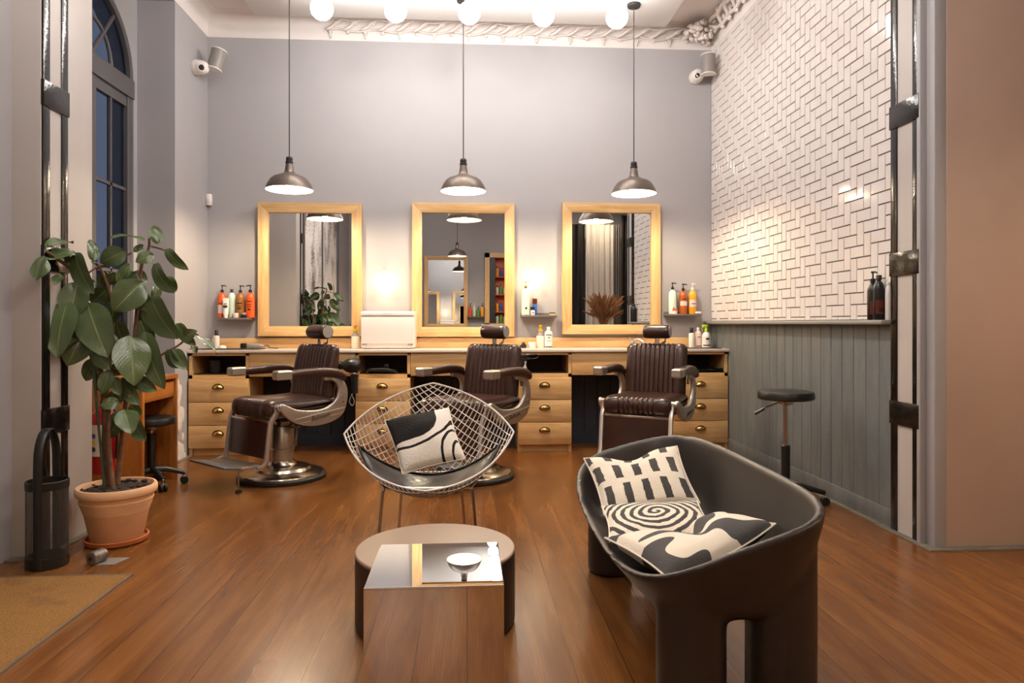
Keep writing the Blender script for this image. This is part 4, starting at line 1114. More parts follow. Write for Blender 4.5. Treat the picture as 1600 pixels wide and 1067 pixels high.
# ------------------------------------------------------------------ moulded sofa
SX, SY = .75, 2.45; SA, SB = .303, .705
def se(ang, a, b, ex=4.1):
    c, s = math.cos(ang), math.sin(ang)
    return a * math.copysign(abs(c) ** (2 / ex), c), b * math.copysign(abs(s) ** (2 / ex), s)
def rimz(x, y=0.0):
    u = min(1, max(0, (x + SA) / (2 * SA))); f = min(1, max(0, y / SB)); f = f * f * (3 - 2 * f)
    return .348 + .03 * f + .25 * (u ** (.58 - .1 * f)) - .03 * f * u
t = thing('moulded_sofa', 'dark brown moulded plastic tub sofa with fat round legs, holding three cushions', 'sofa', (SX, SY, 0))
NS = 96
def mixring(k, f, zlow, shift=0, ex=4.1):
    """ring at fraction f of the height between zlow (f=0) and the rim (f=1)"""
    out = []
    for i in range(NS):
        x, y = se(2 * PI * i / NS, SA * k, SB - SA * (1 - k), ex)
        xr, yr = se(2 * PI * i / NS, SA, SB, ex); z = zlow + (rimz(xr, yr) - zlow) * f
        out.append((x + shift, y, z))
    return out
ZB, ZI = .278, .302
outer = [(.12, -.02), (.50, -.02), (.68, .0), (.76, .06), (.80, .18), (.845, .36), (.89, .54), (.935, .72), (.97, .86), (.992, .95), (.998, .985), (.985, 1.005), (.96, 1.014), (.935, 1.008), (.915, .985)]
inner = [(.90, .94), (.88, .84), (.85, .66), (.81, .46), (.755, .27), (.67, .12), (.5, .03), (.12, 0)]
oL = [mixring(k, f, ZB, 0, 4.1 + .5 * (1 - f)) for k, f in outer]; iL = [mixring(k, f, ZI) for k, f in inner]
def tmp(mb):
    me = bpy.data.meshes.new('tmp'); me.from_pydata(mb.v, [], mb.f)
    bm = bmesh.new(); bm.from_mesh(me); bmesh.ops.recalc_face_normals(bm, faces=bm.faces[:]); bm.to_mesh(me); bm.free()
    o = bpy.data.objects.new('tmp', me); COL.objects.link(o); return o
def evaluated(o):
    dg = bpy.context.evaluated_depsgraph_get(); dg.update()
    return bpy.data.meshes.new_from_object(o.evaluated_get(dg))
cav = tmp(MB().rings([[(x * .99, y * .99, 1.2) for x, y, z in iL[0]]] + iL))
solid = MB().rings(oL + iL); tmps = [cav]
for sx_ in (-1, 1):
    for sy_ in (-1, 1):
        lg = tmp(MB().lathe([(0, 0), (.091, 0), (.098, .006), (.098, .5), (0, .5)], (.014 + sx_ * .131, sy_ * .55, 0), 48)); tmps.append(lg)
        b = lg.modifiers.new('cut', 'BOOLEAN'); b.operation = 'DIFFERENCE'; b.solver = 'EXACT'; b.object = cav
        me = evaluated(lg); n0 = len(solid.v)
        solid.add([v.co for v in me.vertices], [list(p.vertices) for p in me.polygons]); bpy.data.meshes.remove(me)
so = tmp(solid); tmps.append(so)
m_ = so.modifiers.new('r', 'REMESH'); m_.mode = 'VOXEL'; m_.voxel_size = .0085
m_ = so.modifiers.new('s', 'SMOOTH'); m_.factor = .5; m_.iterations = 24
sm = evaluated(so)
for o in tmps: bpy.data.objects.remove(o)
bm = bmesh.new(); bm.from_mesh(sm)
bmesh.ops.bisect_plane(bm, geom=bm.verts[:] + bm.edges[:] + bm.faces[:], plane_co=(0, 0, .235), plane_no=(0, 0, 1))
bm.normal_update(); bm.verts.index_update()
nrm_ = {v.index: v.normal.copy() for v in bm.verts}
def piece(name, test):
    idx = {}; vs = []; fs = []; src = []
    for f in bm.faces:
        if test(f.calc_center_median()):
            fc = []
            for v in f.verts:
                if v.index not in idx: idx[v.index] = len(vs); vs.append(v.co.copy()); src.append(v.index)
                fc.append(idx[v.index])
            fs.append(fc)
    o = MB().add(vs, fs).build(name, M['sofa'], t, smooth=180, fixn=False)
    o.data.normals_split_custom_set_from_vertices([nrm_[k] for k in src])
    return o
piece('tub', lambda c: c.z > .235)
for sx_ in (-1, 1):
    for sy_ in (-1, 1): piece('leg', lambda c: c.z <= .235 and (c.x - .014) * sx_ > 0 and c.y * sy_ > 0)
bm.free(); bpy.data.meshes.remove(sm)
# cushions on the sofa
GC = None
pillow([W3(912, 716, 2.98), W3(1058, 697, 2.93), W3(1094, 786, 2.66), W3(944, 805, 2.68)], .12, M['c_dash'], 'cushion', 'cream cushion with charcoal dashes leaning at the far end of the dark sofa', dent=(.45, .22, .05, .25))
pillow([W3(940, 796, 2.60), W3(1090, 788, 2.58), W3(1122, 838, 2.26), W3(952, 852, 2.26)], .10, M['c_spiral'], 'cushion', 'cream cushion with charcoal spiral lying mid-sofa', sag=lambda a, b: (0, 0, .012 * a * a))
pillow([W3(945, 850, 2.22), W3(1120, 812, 2.36), W3(1212, 828, 2.14), W3(1040, 912, 1.93)], .13, M['c_wave'], 'cushion', 'cream cushion with broad charcoal shapes slumped over the low end of the sofa', dent=(.52, .13, .10, .0), sag=lambda a, b: (0, 0, .03 * a * a - .01))

# ------------------------------------------------------------------ tables
o = onfloor(681, 979); r_ = .294
t = thing('drum_table', 'low dark drum table with pale top behind the mirrored cube', 'coffee table', (-.1165, 2.553, 0))
MB().lathe([(0, 0), (r_ - .012, 0), (r_ - .006, .004), (r_, .012), (r_, .258), (0, .258)], seg=72).build('drum', M['drum'], t, smooth=40)
MB().lathe([(0, .258), (r_ - .001, .258), (r_, .260), (r_, .266), (r_ - .004, .270), (0, .270)], seg=72).build('table_top', M['drum_top'], t, smooth=30)
cx0, cx1 = at(568, 1.765), at(787.5, 1.765); cd = .345; ch_ = zat(0, 1.765, 915)
t = thing('mirror_cube_table', 'mirrored cube side table in front of the drum table', 'side table', ((cx0 + cx1) / 2, 1.765, 0))
w = (cx1 - cx0) / 2
def quad(mb, pts): return mb.add(pts, [(0, 1, 2, 3)])
MB().b2(-w + .003, w - .003, .003, cd - .003, 0, ch_ - .007).build('core', M['black'], t, smooth=0)
for nm, b in (('front_mirror', (-w, w, 0, .003, 0, ch_ - .006)), ('back_mirror', (-w, w, cd - .003, cd, 0, ch_ - .006)), ('side_mirror', (-w, -w + .003, .003, cd - .003, 0, ch_ - .006)), ('side_mirror', (w - .003, w, .003, cd - .003, 0, ch_ - .006))):
    MB().b2(*b).build(nm, M['mirror_side'], t, smooth=0)
MB().b2(-w, w, 0, cd, ch_ - .006, ch_, bev=.0012).build('mirror_top', M['mirror'], t, smooth=0)
# ------------------------------------------------------------------ potted rubber plant
PX, PY = -1.765, 3.57
t = thing('potted_rubber_plant', 'tall rubber plant with glossy dark leaves in a terracotta pot on its saucer', 'plant', (PX, PY, 0), world_parts=True)
C3 = (PX, PY, 0)
MB().lathe([(0, .002), (.125, .002), (.142, .008), (.146, .028), (.138, .030), (.132, .014), (0, .012)], C3, 48).build('saucer', M['terracotta_dark'], t)
po = MB().lathe([(0, .014), (.112, .014), (.118, .02), (.146, .155), (.1475, .157), (.149, .162), (.1675, .217), (.1635, .219), (.170, .242), (.180, .246), (.184, .256), (.184, .276), (.178, .286), (.168, .286), (.164, .278), (.160, .245), (0, .24)], C3, 56).build('pot', M['terracotta'], t, smooth=40)
mb = MB()
def sf(u, v):
    a = 2 * PI * u; r = .163 * v
    return (PX + r * math.cos(a), PY + r * math.sin(a), .262 + .018 * (1 - v) + .010 * math.sin(a * 5 + v * 11) * v * (1 - v) * 3)
mb.grid(sf, 32, 8, cu=True); rs = random.Random(9)
for k in range(60):
    a, r = rs.random() * 6.28, .16 * rs.random() ** .5; mb.ball((PX + r * math.cos(a), PY + r * math.sin(a), .272), .006 + .007 * rs.random(), 6, 4, (1.4, 1, .7), Matrix.Rotation(rs.random() * 6, 4, 'Z'))
mb.build('soil', M['soil'], t)
def pp(px, py, dy=0.0):
    Y = PY + dy
    k = (px - 800.0) / FPX
    ymax = 1.955 * (cY - k * sY) / -(sY + k * cY) if px < 300 else 9   # keep clear of the pillar
    return W3(px, py, min(Y, ymax))
stems = [([(172, 762, 0), (166, 690, .01), (160, 600, .0), (146, 520, -.02), (128, 455, -.03), (112, 422, -.04), (88, 404, -.05), (72, 392, -.05)], .016, .006),
         ([(183, 756, .03), (190, 690, .05), (199, 610, .07), (210, 530, .08), (216, 460, .09), (222, 410, .09), (232, 388, .1), (233, 372, .1)], .015, .006),
         ([(164, 758, .06), (163, 660, .08), (172, 560, .08), (176, 480, .07), (160, 425, .06), (150, 412, .06)], .013, .006),
         ([(176, 764, -.04), (170, 700, -.03), (171, 640, -.02), (180, 600, -.01)], .014, .006),
         ([(201, 600, .07), (225, 580, .07), (250, 556, .06), (278, 540, .05), (300, 522, .05), (310, 524, .05)], .007, .004),
         ([(150, 420, .06), (180, 408, .06), (205, 395, .08)], .006, .004), ([(120, 440, -.03), (140, 425, 0), (155, 415, .04)], .006, .004),
         ([(236, 385, .1), (255, 390, .1), (262, 396, .1)], .005, .003), ([(204, 590, .07), (190, 580, .03), (172, 574, .0)], .006, .004)]
mb = MB()
for pts, r0, r1 in stems:
    P = catmull([pp(*p) for p in pts], 5); n = len(P)
    mb.tube(P, [r0 + (r1 - r0) * i / (n - 1) for i in range(n)], 8)
mb.build('stem', M['bark'], t, smooth=60)
MB().tube([pp(163, 764, -.05), pp(147, 590, -.03), pp(122, 430, -.02)], .0065, 8).build('support_stake', M['stake'], t)
LEAF = []   # base px, tip px, depth at base, depth at tip, width in px, facing roll
def L_(bx_, by_, tx, ty, w, d0=0.0, d1=0.0, roll=0.0, curl=.12): LEAF.append((bx_, by_, tx, ty, w, d0, d1, roll, curl))
L_(72, 386, 115, 372, 13, -.05, -.03, 1.05); L_(116, 394, 78, 399, 15, -.04, -.08, .9); L_(70, 400, 52, 434, 14, -.05, -.07, .9); L_(72, 402, 60, 436, 14, -.05, -.02, -.5)
L_(110, 399, 104, 414, 15, -.04, -.06, .1); L_(117, 394, 139, 458, 24, -.04, -.10, .75); L_(146, 408, 142, 373, 16, .05, .07, .5); L_(150, 412, 144, 405, 10, .05, .07, .4)
L_(196, 392, 155, 411, 31, .07, .05, .15); L_(226, 374, 171, 366, 9, .1, .05, 1.25); L_(247, 381, 240, 351, 19, .1, .12, .2); L_(259, 389, 290, 422, 17, .1, .08, .55)
L_(240, 398, 212, 408, 29, .09, .04, .25); L_(225, 384, 208, 392, 18, .12, .1, .6); L_(241, 412, 266, 458, 20, .08, .02, .85); L_(260, 432, 274, 456, 19, .1, .12, .3)
L_(203, 412, 183, 446, 17, .05, .04, .5); L_(223, 440, 176, 486, 50, .08, .0, .1); L_(122, 440, 106, 503, 37, -.03, -.09, .1); L_(106, 470, 84, 556, 38, -.02, -.06, .45)
L_(168, 450, 142, 475, 36, .08, .1, .2); L_(136, 472, 164, 556, 48, -.02, -.10, .25); L_(236, 464, 270, 530, 34, .09, .02, .8); L_(226, 466, 252, 525, 26, .1, .12, .4)
L_(140, 505, 104, 570, 46, .02, -.02, .1); L_(148, 546, 170, 577, 23, 0, -.03, .3); L_(202, 524, 210, 600, 49, .05, -.04, -.1); L_(226, 518, 250, 608, 32, .08, .02, .55)
L_(276, 505, 302, 540, 18, .07, .05, .5); L_(286, 527, 306, 518, 25, .05, .02, .1); L_(306, 524, 341, 550, 10, .05, .03, 1.1); L_(298, 536, 308, 556, 8, .05, .06, 1.0)
L_(262, 546, 277, 576, 17, .06, .04, .9); L_(270, 545, 291, 578, 21, .06, .02, .2); L_(212, 592, 242, 611, 22, .07, .05, .2); L_(172, 578, 158, 616, 20, 0, -.03, .2)
L_(178, 588, 186, 618, 16, .0, -.02, .4); L_(187, 628, 156, 634, 25, .0, -.04, .2); L_(190, 590, 206, 622, 16, .05, .03, .5); L_(198, 605, 214, 632, 20, .06, .02, .3)
L_(194, 640, 204, 676, 31, .01, -.06, .0); L_(205, 648, 170, 652, 18, .02, .0, .5); L_(188, 655, 166, 686, 21, .02, .04, .3); L_(209, 656, 224, 690, 21, .04, .02, .6)
L_(196, 612, 176, 628, 18, .05, .06, .3); L_(218, 470, 232, 520, 20, .13, .16, .3); L_(150, 490, 172, 530, 26, .12, .14, .2); L_(180, 500, 196, 545, 26, .12, .15, .3)
L_(120, 520, 92, 540, 20, .05, .08, .4); L_(166, 424, 158, 452, 20, .1, .12, .3); L_(205, 426, 232, 440, 18, .12, .15, .4); L_(240, 470, 248, 440, 15, .12, .15, .3)
L_(196, 560, 178, 590, 22, .11, .13, .2); L_(222, 560, 238, 590, 18, .12, .14, .4); L_(160, 580, 152, 612, 16, .08, .1, .4); L_(206, 610, 216, 590, 14, .09, .1, .5)
L_(96, 430, 84, 442, 14, -.02, .02, .6); L_(130, 486, 122, 512, 24, .04, .06, .3)
for a_ in ((212, 455, 236, 486, 26, .10, .08, .3), (186, 470, 170, 505, 28, .08, .06, .5), (128, 520, 118, 562, 28, .03, .01, .3), (176, 520, 158, 556, 30, .07, .05, .2), (220, 500, 236, 545, 28, .12, .10, .4),
           (190, 545, 204, 588, 28, .03, .0, .3), (150, 560, 132, 596, 22, .05, .06, .4), (214, 540, 196, 572, 24, .10, .12, .4), (244, 500, 262, 528, 20, .12, .13, .5), (106, 500, 96, 536, 26, .0, .02, .5),
           (150, 440, 126, 452, 22, .04, .02, .3), (180, 425, 168, 448, 18, .09, .11, .3), (214, 425, 196, 452, 24, .11, .1, .4), (228, 548, 212, 574, 20, .13, .14, .3), (186, 610, 170, 640, 20, .04, .05, .4), (204, 632, 220, 650, 18, .06, .07, .3)): L_(*a_)
mb = MB(); ms = MB()
for (bx_, by_, tx, ty, w, d0, d1, roll, curl) in LEAF:
    a, b = pp(bx_, by_, d0 - .02), pp(tx, ty, d1 - .02); ax = b - a; ln = ax.length; ax.normalize()
    wm = w * 3.45 / FPX / max(.35, math.cos(roll)) if roll < .9 else w * 3.45 / FPX * 1.6
    wm = min(wm * 1.1, ln * .78)
    view = (Vector((0, 0, HC)) - (a + b) / 2).normalized()
    nn = (view - ax * view.dot(ax)).normalized()
    nn = (Matrix.Rotation(roll, 3, ax) @ nn)
    if nn.z < -.2 and roll: nn = (Matrix.Rotation(-2 * roll, 3, ax) @ nn)
    sd = ax.cross(nn)
    def lf(u, v, a=a, ax=ax, nn=nn, sd=sd, ln=ln, wm=wm, curl=curl):
        s = 2 * v - 1
        pf = (math.sin(PI * min(1, u) ** .82) ** .72) if 0 < u < 1 else 0
        half = wm / 2 * pf
        droop = -curl * ln * (u * u) * .9
        fold = .16 * half * abs(s) + .012 * math.sin(7 * u + 2 * s) * abs(s) * .5
        return a + ax * (ln * u) + sd * (half * s) + nn * (fold + droop + .05 * ln * math.sin(PI * u))
    mb.grid(lf, 12, 6)
mb.build('foliage', M['leaf'], t, smooth=180, fixn=False)

# ------------------------------------------------------------------ umbrella stand, doorstop, mat, extinguisher
ux, uy = onfloor(80, 880).x, onfloor(80, 880).y + .0
ux, uy = -1.905, 3.235
t = thing('umbrella_stand', 'black perforated metal umbrella stand with tall loop handle by the entrance pillar', 'umbrella stand', (ux, uy, 0))
ur = .083
MB().lathe([(0, 0), (ur, 0), (ur + .002, .003), (ur + .002, .048), (ur - .003, .05), (ur - .003, .006), (0, .006)], (0, 0, 0), 36).build('base', M['black'], t, smooth=30)
MB().lathe([(ur - .004, .352), (ur + .002, .352), (ur + .003, .355), (ur + .003, .386), (ur, .389), (ur - .004, .389), (ur - .004, .352)], (0, 0, 0), 36).build('rim', M['black'], t, smooth=30)
mb = MB(); NA_, NZ = 62, 40
# perforated sheet: fine lattice of real wires
for k in range(NA_):
    a = 2 * PI * k / NA_
    mb.tube([(ur * .985 * math.cos(a), ur * .985 * math.sin(a), z) for z in (.04, .36)], .001, 4)
for k in range(NZ):
    z = .045 + .31 * k / (NZ - 1)
    mb.tube([(ur * .985 * math.cos(2 * PI * i / 42), ur * .985 * math.sin(2 * PI * i / 42), z) for i in range(42)], .0009, 4, closed=True)
mb.build('perforated_body', M['perf'], t, smooth=0, fixn=False)
hp = catmull([(0, -ur - .004, .01), (0, -ur - .004, .2), (0, -ur - .004, .40), (0, -ur + .004, .53), (0, -.045, .598), (0, 0, .618), (0, .045, .598), (0, ur - .004, .53), (0, ur + .004, .40), (0, ur + .004, .2), (0, ur + .004, .01)], 6)
MB().tube([Matrix.Rotation(R(6), 4, 'Z') @ p for p in hp], .019, 10, flat=Matrix.Rotation(R(6), 4, 'Z') @ Vector((1, 0, 0))).build('handle', M['black'], t, smooth=60)
dp = onfloor(146, 884)
t = thing('doorstop', 'worn cylindrical metal doorstop on the floor beside the umbrella stand', 'doorstop', (dp.x, dp.y + .03, 0), R(-20))
MB().cyl((0, -.035, .032), (0, .035, .032), .031, seg=24).build('body', plain('worn grey metal', srgb(128, 118, 110), .45, .6, nscale=30, namt=.3), t, smooth=40)
MB().cyl((0, -.038, .032), (0, -.0345, .032), .010, seg=14).build('screw_head', M['bronze'], t)
MB().b2(-.01, .01, -.02, .02, 0, .004).build('foot', M['silver_pl'], t, smooth=0)
fp = onfloor(168, 878)
o = MB().prism([(-.05, -.045), (.04, -.045), (.065, .045), (-.025, .045)], 0, .004).build('floor_plate', M['silver_pl'], smooth=0); o.location = (fp.x + .01, fp.y, 0); tag(o, 'flat grey metal plate set on the floor beside the doorstop', 'floor plate')
o = MB().b2(-2.12, -1.462, .3, 3.075, 0, .007).build('doormat', M['coir'], loc=(-1.79, 1.7, 0), smooth=0); tag(o, 'worn golden coir doormat by the entrance', 'doormat')
MB().b2(-1.462 + 1.79, -1.455 + 1.79, -1.4, 1.382, 0, .009).b2(-.33, .335, 1.375, 1.382, 0, .0085).build('metal_edge', M['mat_trim'], o, smooth=0)
e0 = Vector((at(161, 3.885), 3.885, .28))
t = thing('fire_extinguisher', 'red fire extinguisher hung behind the plant stems at the pillar', 'fire extinguisher', e0)
MB().lathe([(0, 0), (.056, 0), (.063, .01), (.063, .29), (.056, .325), (.035, .35), (.022, .355), (.022, .37), (0, .37)], seg=28).build('cylinder', M['ext_red'], t)
MB().grid(lambda u, v: (.0645 * math.sin((u - .5) * 2.4 - .2), -.0645 * math.cos((u - .5) * 2.4 - .2), .10 + .17 * v), 14, 2).build('label', M['paper'], t, fixn=False)
mb = MB(); cc = [(.10, .10, .26), (.8, .62, .1), (.06, .06, .06)]
for k in range(3):
    tq = .9 + .1; z = .21 - .036 * k
    o_ = MB().lathe([(0, 0), (.014, 0), (.0135, .0015), (0, .0015)], seg=14, M=Matrix.Translation((.0645 * math.sin(-.3), -.0645 * math.cos(-.3), z)) @ Matrix.Rotation(-.3, 4, 'Z') @ Matrix.Rotation(R(90), 4, 'X')).build('pictogram', plain('pictogram %d' % k, (*cc[k], 1), .6), t)
MB().b2(-.012, .012, -.012, .012, .365, .40, bev=.004).tube([(0, 0, .395), (.03, -.04, .405), (.05, -.08, .40)], .007, 8).tube([(0, 0, .38), (.03, -.04, .372), (.045, -.07, .36)], .006, 8).build('valve', M['black'], t)
MB().tube(catmull([(.01, 0, .38), (.05, .01, .36), (.072, .0, .28), (.074, -.005, .16), (.072, -.01, .08)], 6), .007, 8).build('hose', M['black'], t)
MB().b2(-.03, .03, .055, .09, .25, .275).build('bracket', M['ext_red'], t, smooth=0)

# ------------------------------------------------------------------ lamps
def pendant(px, py_rim, Y, label, ztop=ZP, X=None, Zr=None, bulb='bulb'):
    x = at(px, Y) if X is None else X; z = zat(x, Y, py_rim) if Zr is None else Zr
    t = thing('pendant_lamp', label, 'pendant lamp', (x, Y, ztop), 0, 'barn pendant lamps')
    b = z - ztop
    sh = MB().lathe([(.178, b + .001), (.180, b + .003), (.176, b + .022), (.160, b + .055), (.140, b + .085), (.118, b + .102), (.075, b + .118), (.046, b + .132), (.036, b + .146), (.033, b + .165), (.027, b + .205), (.0, b + .206)], seg=48).build('shade', M['shade_out'], t, smooth=50)
    MB().lathe([(.1775, b + .001), (.173, b + .022), (.157, b + .054), (.137, b + .083), (.115, b + .099), (.073, b + .114), (.044, b + .127), (.0, b + .13)], seg=48).build('shade_lining', M['shade_in'], sh, smooth=60, fixn=False)
    MB().lathe([(.0, b + .205), (.028, b + .205), (.029, b + .21), (.029, b + .222), (.025, b + .224), (.025, b + .240), (.027, b + .243), (.022, b + .258), (.006, b + .262), (0, b + .263)], seg=24).build('socket', M['cord'], t)
    MB().tube([(0, 0, b + .255), (0, 0, -.015)], .0042, 8).build('cord', M['cord'], t)
    MB().lathe([(0, -.03), (.012, -.03), (.05, -.022), (.055, -.004), (.055, 0), (0, 0)], seg=28).build('canopy', M['cord'], t)
    MB().ball((0, 0, b + .055), .033, 12, 8, (1, 1, 1.25)).build('bulb', M[bulb], t)
    return t
pendant(452, 297, 5.45, 'barn pendant lamp hanging above the mirror next to the orange bottles')
pendant(724, 299, 5.45, 'barn pendant lamp hanging above the middle mirror')
pendant(990.5, 303, 5.45, 'barn pendant lamp hanging above the mirror nearest the white tiles')
def sconce(px, py, label):
    Y = WB - .085; p = W3(px, py, Y)
    t = thing('wall_bulb', label, 'wall lamp', (p.x, WB, p.z), 0, 'bare wall bulbs')
    d = Y - WB
    MB().lathe([(0, 0), (.036, 0), (.036, .012), (.03, .018), (0, .018)], seg=24, M=Matrix.Translation((0, -.001, .075)) @ Matrix.Rotation(R(90), 4, 'X')).tube([(0, -.015, .075), (0, d, .08)], .009, 8).build('wall_plate', M['ceramic_w'], t)
    MB().lathe([(0, .045), (.021, .045), (.023, .05), (.023, .095), (.018, .10), (0, .10)], (0, d, 0), 20).build('socket', M['ceramic_w'], t)
    MB().lathe([(0, -.055), (.018, -.052), (.032, -.04), (.037, -.02), (.034, 0), (.024, .025), (.016, .04), (.015, .046), (0, .046)], (0, d, 0), 14).build('bulb', M['sconce'], t)
sconce(600, 441, 'lit bare bulb on the wall above the towel warmer')
sconce(835, 436, 'lit bare bulb on the wall above the shelf between two mirrors')
def globe_lamp(x, y, label, rg=.083, drop=.24):
    t = thing('globe_lamp', label, 'ceiling lamp', (x, y, ZP), 0, 'frosted globe lamps on the ceiling panel')
    MB().lathe([(0, 0), (.045, 0), (.045, -.012), (.036, -.02), (.036, -.02), (0, -.02)], seg=24).build('ceiling_rose', M['brass'], t)
    MB().lathe([(0, -.018), (.031, -.018), (.033, -.026), (.033, -drop + rg + .006), (.028, -drop + rg - .01), (0, -drop + rg - .01)], seg=24).build('socket', M['socket'], t)
    MB().ball((0, 0, -drop), rg, 18, 12).build('globe', M['globe'], t, smooth=180)
    return t
YG = 5.16
GL = ('lit frosted globe on the ceiling panel, beside the cord of the lamp nearest the window', 'lit frosted globe on the ceiling panel, second from the window', 'lit frosted globe on the ceiling panel, next to the middle lamp cord',
      'lit frosted globe on the ceiling panel, fourth from the window', 'lit frosted globe on the ceiling panel, next to the lamp canopy by the tiles')
for p, l_ in zip((503, 618, 733, 849, 964), GL): globe_lamp(at(p, YG), YG, l_)
for k, y in enumerate((.9, 1.37, 1.85, 2.32, 2.8, 3.27)):
    globe_lamp(.42, y, 'lit frosted globe in the row above the sofa, %s from the entrance side' % ('first', 'second', 'third', 'fourth', 'added fifth', 'added sixth')[k])  # fifth and sixth globes are added to brighten the seating
for k, y in enumerate((1.85, 2.8)):
    globe_lamp(-1.25, y, 'added fill globe above the doormat, %s' % ('nearer the entrance', 'nearer the window')[k])  # added pair, unseen, to brighten the entrance panel
pendant(0, 0, -1.3, 'added fill pendant lighting the white curtain, kept out of sight', X=3.0, Zr=3.45, ztop=ZC)  # added to brighten the curtains, hung too high to show in the mirrors
pendant(0, 0, 1.3, 'added warm fill pendant, unseen behind the camera, for the front wall', X=3.5, Zr=2.3, ztop=ZC, bulb='bulb_fill')  # added unseen lamp that warms and brightens the front right wall
# ------------------------------------------------------------------ speakers, cameras, sensor
def speaker(loc, rz, tilt, label):
    t = thing('wall_speaker', label, 'speaker', loc, rz, 'small corner loudspeakers')
    t.rotation_euler = (R(tilt[0]), R(tilt[1]), rz)
    L = []
    for z in (-.085, .085): L.append([(.062 * math.cos(a), -.075 * math.sin(a) if math.sin(a) > 0 else .02 * -math.sin(a), z) for a in [2 * PI * i / 28 for i in range(28)]])
    MB().rings(L).build('grille', M['silver_pl'], t, smooth=50)
    for z in (-.09, .085):
        MB().rings([[(.068 * math.cos(a), -.08 * math.sin(a) if math.sin(a) > 0 else .024 * -math.sin(a), zz) for a in [2 * PI * i / 28 for i in range(28)]] for zz in (z, z + .008)]).build('end_plate', M['white_pl'], t, smooth=30)
    MB().b2(-.012, .012, .02, .11, -.02, .02, bev=.004).b2(-.04, .04, .10, .108, -.05, .07, bev=.003).build('bracket', M['white_pl'], t)
    MB().tube(catmull([(.0, .05, .08), (.02, .06, .14), (.05, .03, .12), (.04, .0, .09)], 5), .0035, 6).build('cable', M['white_pl'], t)
    return t
p = W3(338, 95, 6.0); speaker(p, R(28), (0, 14), 'grey corner speaker above the orange bottles')
p = W3(1107, 102, 6.05); speaker(p, R(-20), (0, 0), 'grey corner speaker beside the white tiles')
def dome(loc, ax, label):
    t = thing('dome_camera', label, 'security camera', loc, 0, 'white turret security cameras')
    ax = Vector(ax).normalized(); Mx = ax.to_track_quat('Z', 'Y').to_matrix().to_4x4() @ Matrix.Scale(1.2, 4)
    MB().lathe([(0, 0), (.048, 0), (.052, .006), (.052, .03), (.046, .034), (0, .034)], seg=28, M=Mx).build('base', M['white_pl'], t)
    MB().lathe([(.05, .034), (.050, .05), (.046, .075), (.036, .095), (.026, .103), (0, .105)], seg=28, M=Mx).build('housing', M['white_pl'], t, smooth=60)
    lk = (Vector((0, 0, HC)) - Vector(loc)).normalized(); ct = ax * .068 + lk * .024
    Ml = Matrix.Translation(ct) @ lk.to_track_quat('Z', 'Y').to_matrix().to_4x4()
    MB().lathe([(0, .0), (.040, .0), (.036, .03), (.026, .036), (.024, .033), (0, .033)], seg=24, M=Ml).build('eye_ring', M['white_pl'], t)
    MB().lathe([(0, .032), (.0235, .032), (.02, .037), (0, .039)], seg=20, M=Ml).build('lens', M['black'], t)
dome(Vector((XL, 5.94, zat(XL, 5.94, 105))), (1, -.15, -.05), 'white turret camera below the speaker near the window corner')
pq = W3(1086, 122, WB - .0); dome(Vector((pq.x, WB, pq.z)), (0, -1, 0), 'white turret camera below the speaker beside the tiles')
p = W3(326, 312, WB - .03)
t = thing('motion_sensor', 'small white motion sensor in the corner above the orange bottles', 'sensor', (p.x + .0, WB - .03, p.z))
L = []
for z, k in ((-.05, .8), (-.044, 1), (.044, 1), (.05, .8)): L.append([(.03 * k * math.cos(a), .022 * k * math.sin(a), z) for a in [2 * PI * i / 20 for i in range(20)]])
MB().rings(L).build('body', M['white_pl'], t, smooth=40)
MB().b2(-.014, .014, -.0235, -.018, -.03, .004, bev=.002).build('lens', plain('milky lens', srgb(214, 208, 204), .5), t)

# ------------------------------------------------------------------ the far side of the shop, seen only in the mirrors
YO = YREAR
def omirror(x0, x1, z0, z1, label): return mirror(0, 0, 0, 0, label, Y=YO + .045, face=1, X=(x0, x1), Z=(z0, z1))
YV = 2 * (WB - .034) - YO
def ax(px): return at(px, YV)
omirror(ax(663), ax(731), 1.0, 2.55, 'oak framed mirror on the opposite wall, seen reflected in the middle mirror')
pendant(0, 0, -.45, 'barn pendant lamp on the opposite side, seen reflected in the middle mirror', X=-.19, Zr=2.36, ztop=ZC)
o = MB().b2(-1.4, 1.9, YO + .01, YO + .45, .85, .885, bev=.003).build('worktop', M['marble'], loc=(.25, YO + .2, .85)); tag(o, 'white worktop along the opposite wall, seen reflected', 'countertop')
o = MB().b2(-1.4, 1.9, YO + .01, YO + .42, 0, .849).build('oak_counter', M['oak_x'], loc=(.25, YO + .2, 0), smooth=0); tag(o, 'oak counter base along the opposite wall, seen reflected', 'cabinet')
xs_ = ax(744)
for k, (dx, body, cap, lab_) in enumerate(((-.13, 'bottle_orange', 'black', 'orange pump bottle on the opposite shelf, seen reflected'), (-.04, 'bottle_mint', 'white_pl', 'pale pump bottle on the opposite shelf, seen reflected'),
                                            (.045, 'bottle_green', 'black', 'green pump bottle on the opposite shelf, seen reflected'), (.13, 'bottle_mango', 'black', 'yellow pump bottle on the opposite shelf, seen reflected'))):
    bottle(xs_ + dx, YO + .12, 1.25, .21 if k != 2 else .14, .036, M[body], M[cap], lab_, group='bottles on the opposite shelf')
o = MB().b2(xs_ - .2, xs_ + .22, YO, YO + .2, 1.23, 1.25).build('wall_shelf', M['shelf'], loc=(xs_, YO, 1.23), smooth=0); tag(o, 'grey shelf on the opposite wall holding four pump bottles, seen reflected', 'shelf')
xa_, xb_ = ax(757), ax(826)  # solid shelving built where a second mirror would show it as a reflection
t = thing('reflected_shelf', 'oak framed red product shelving standing in for a mirror and its reflection', 'shelving', ((xa_ + xb_) / 2, YO, 1.0))
hw = (xb_ - xa_) / 2
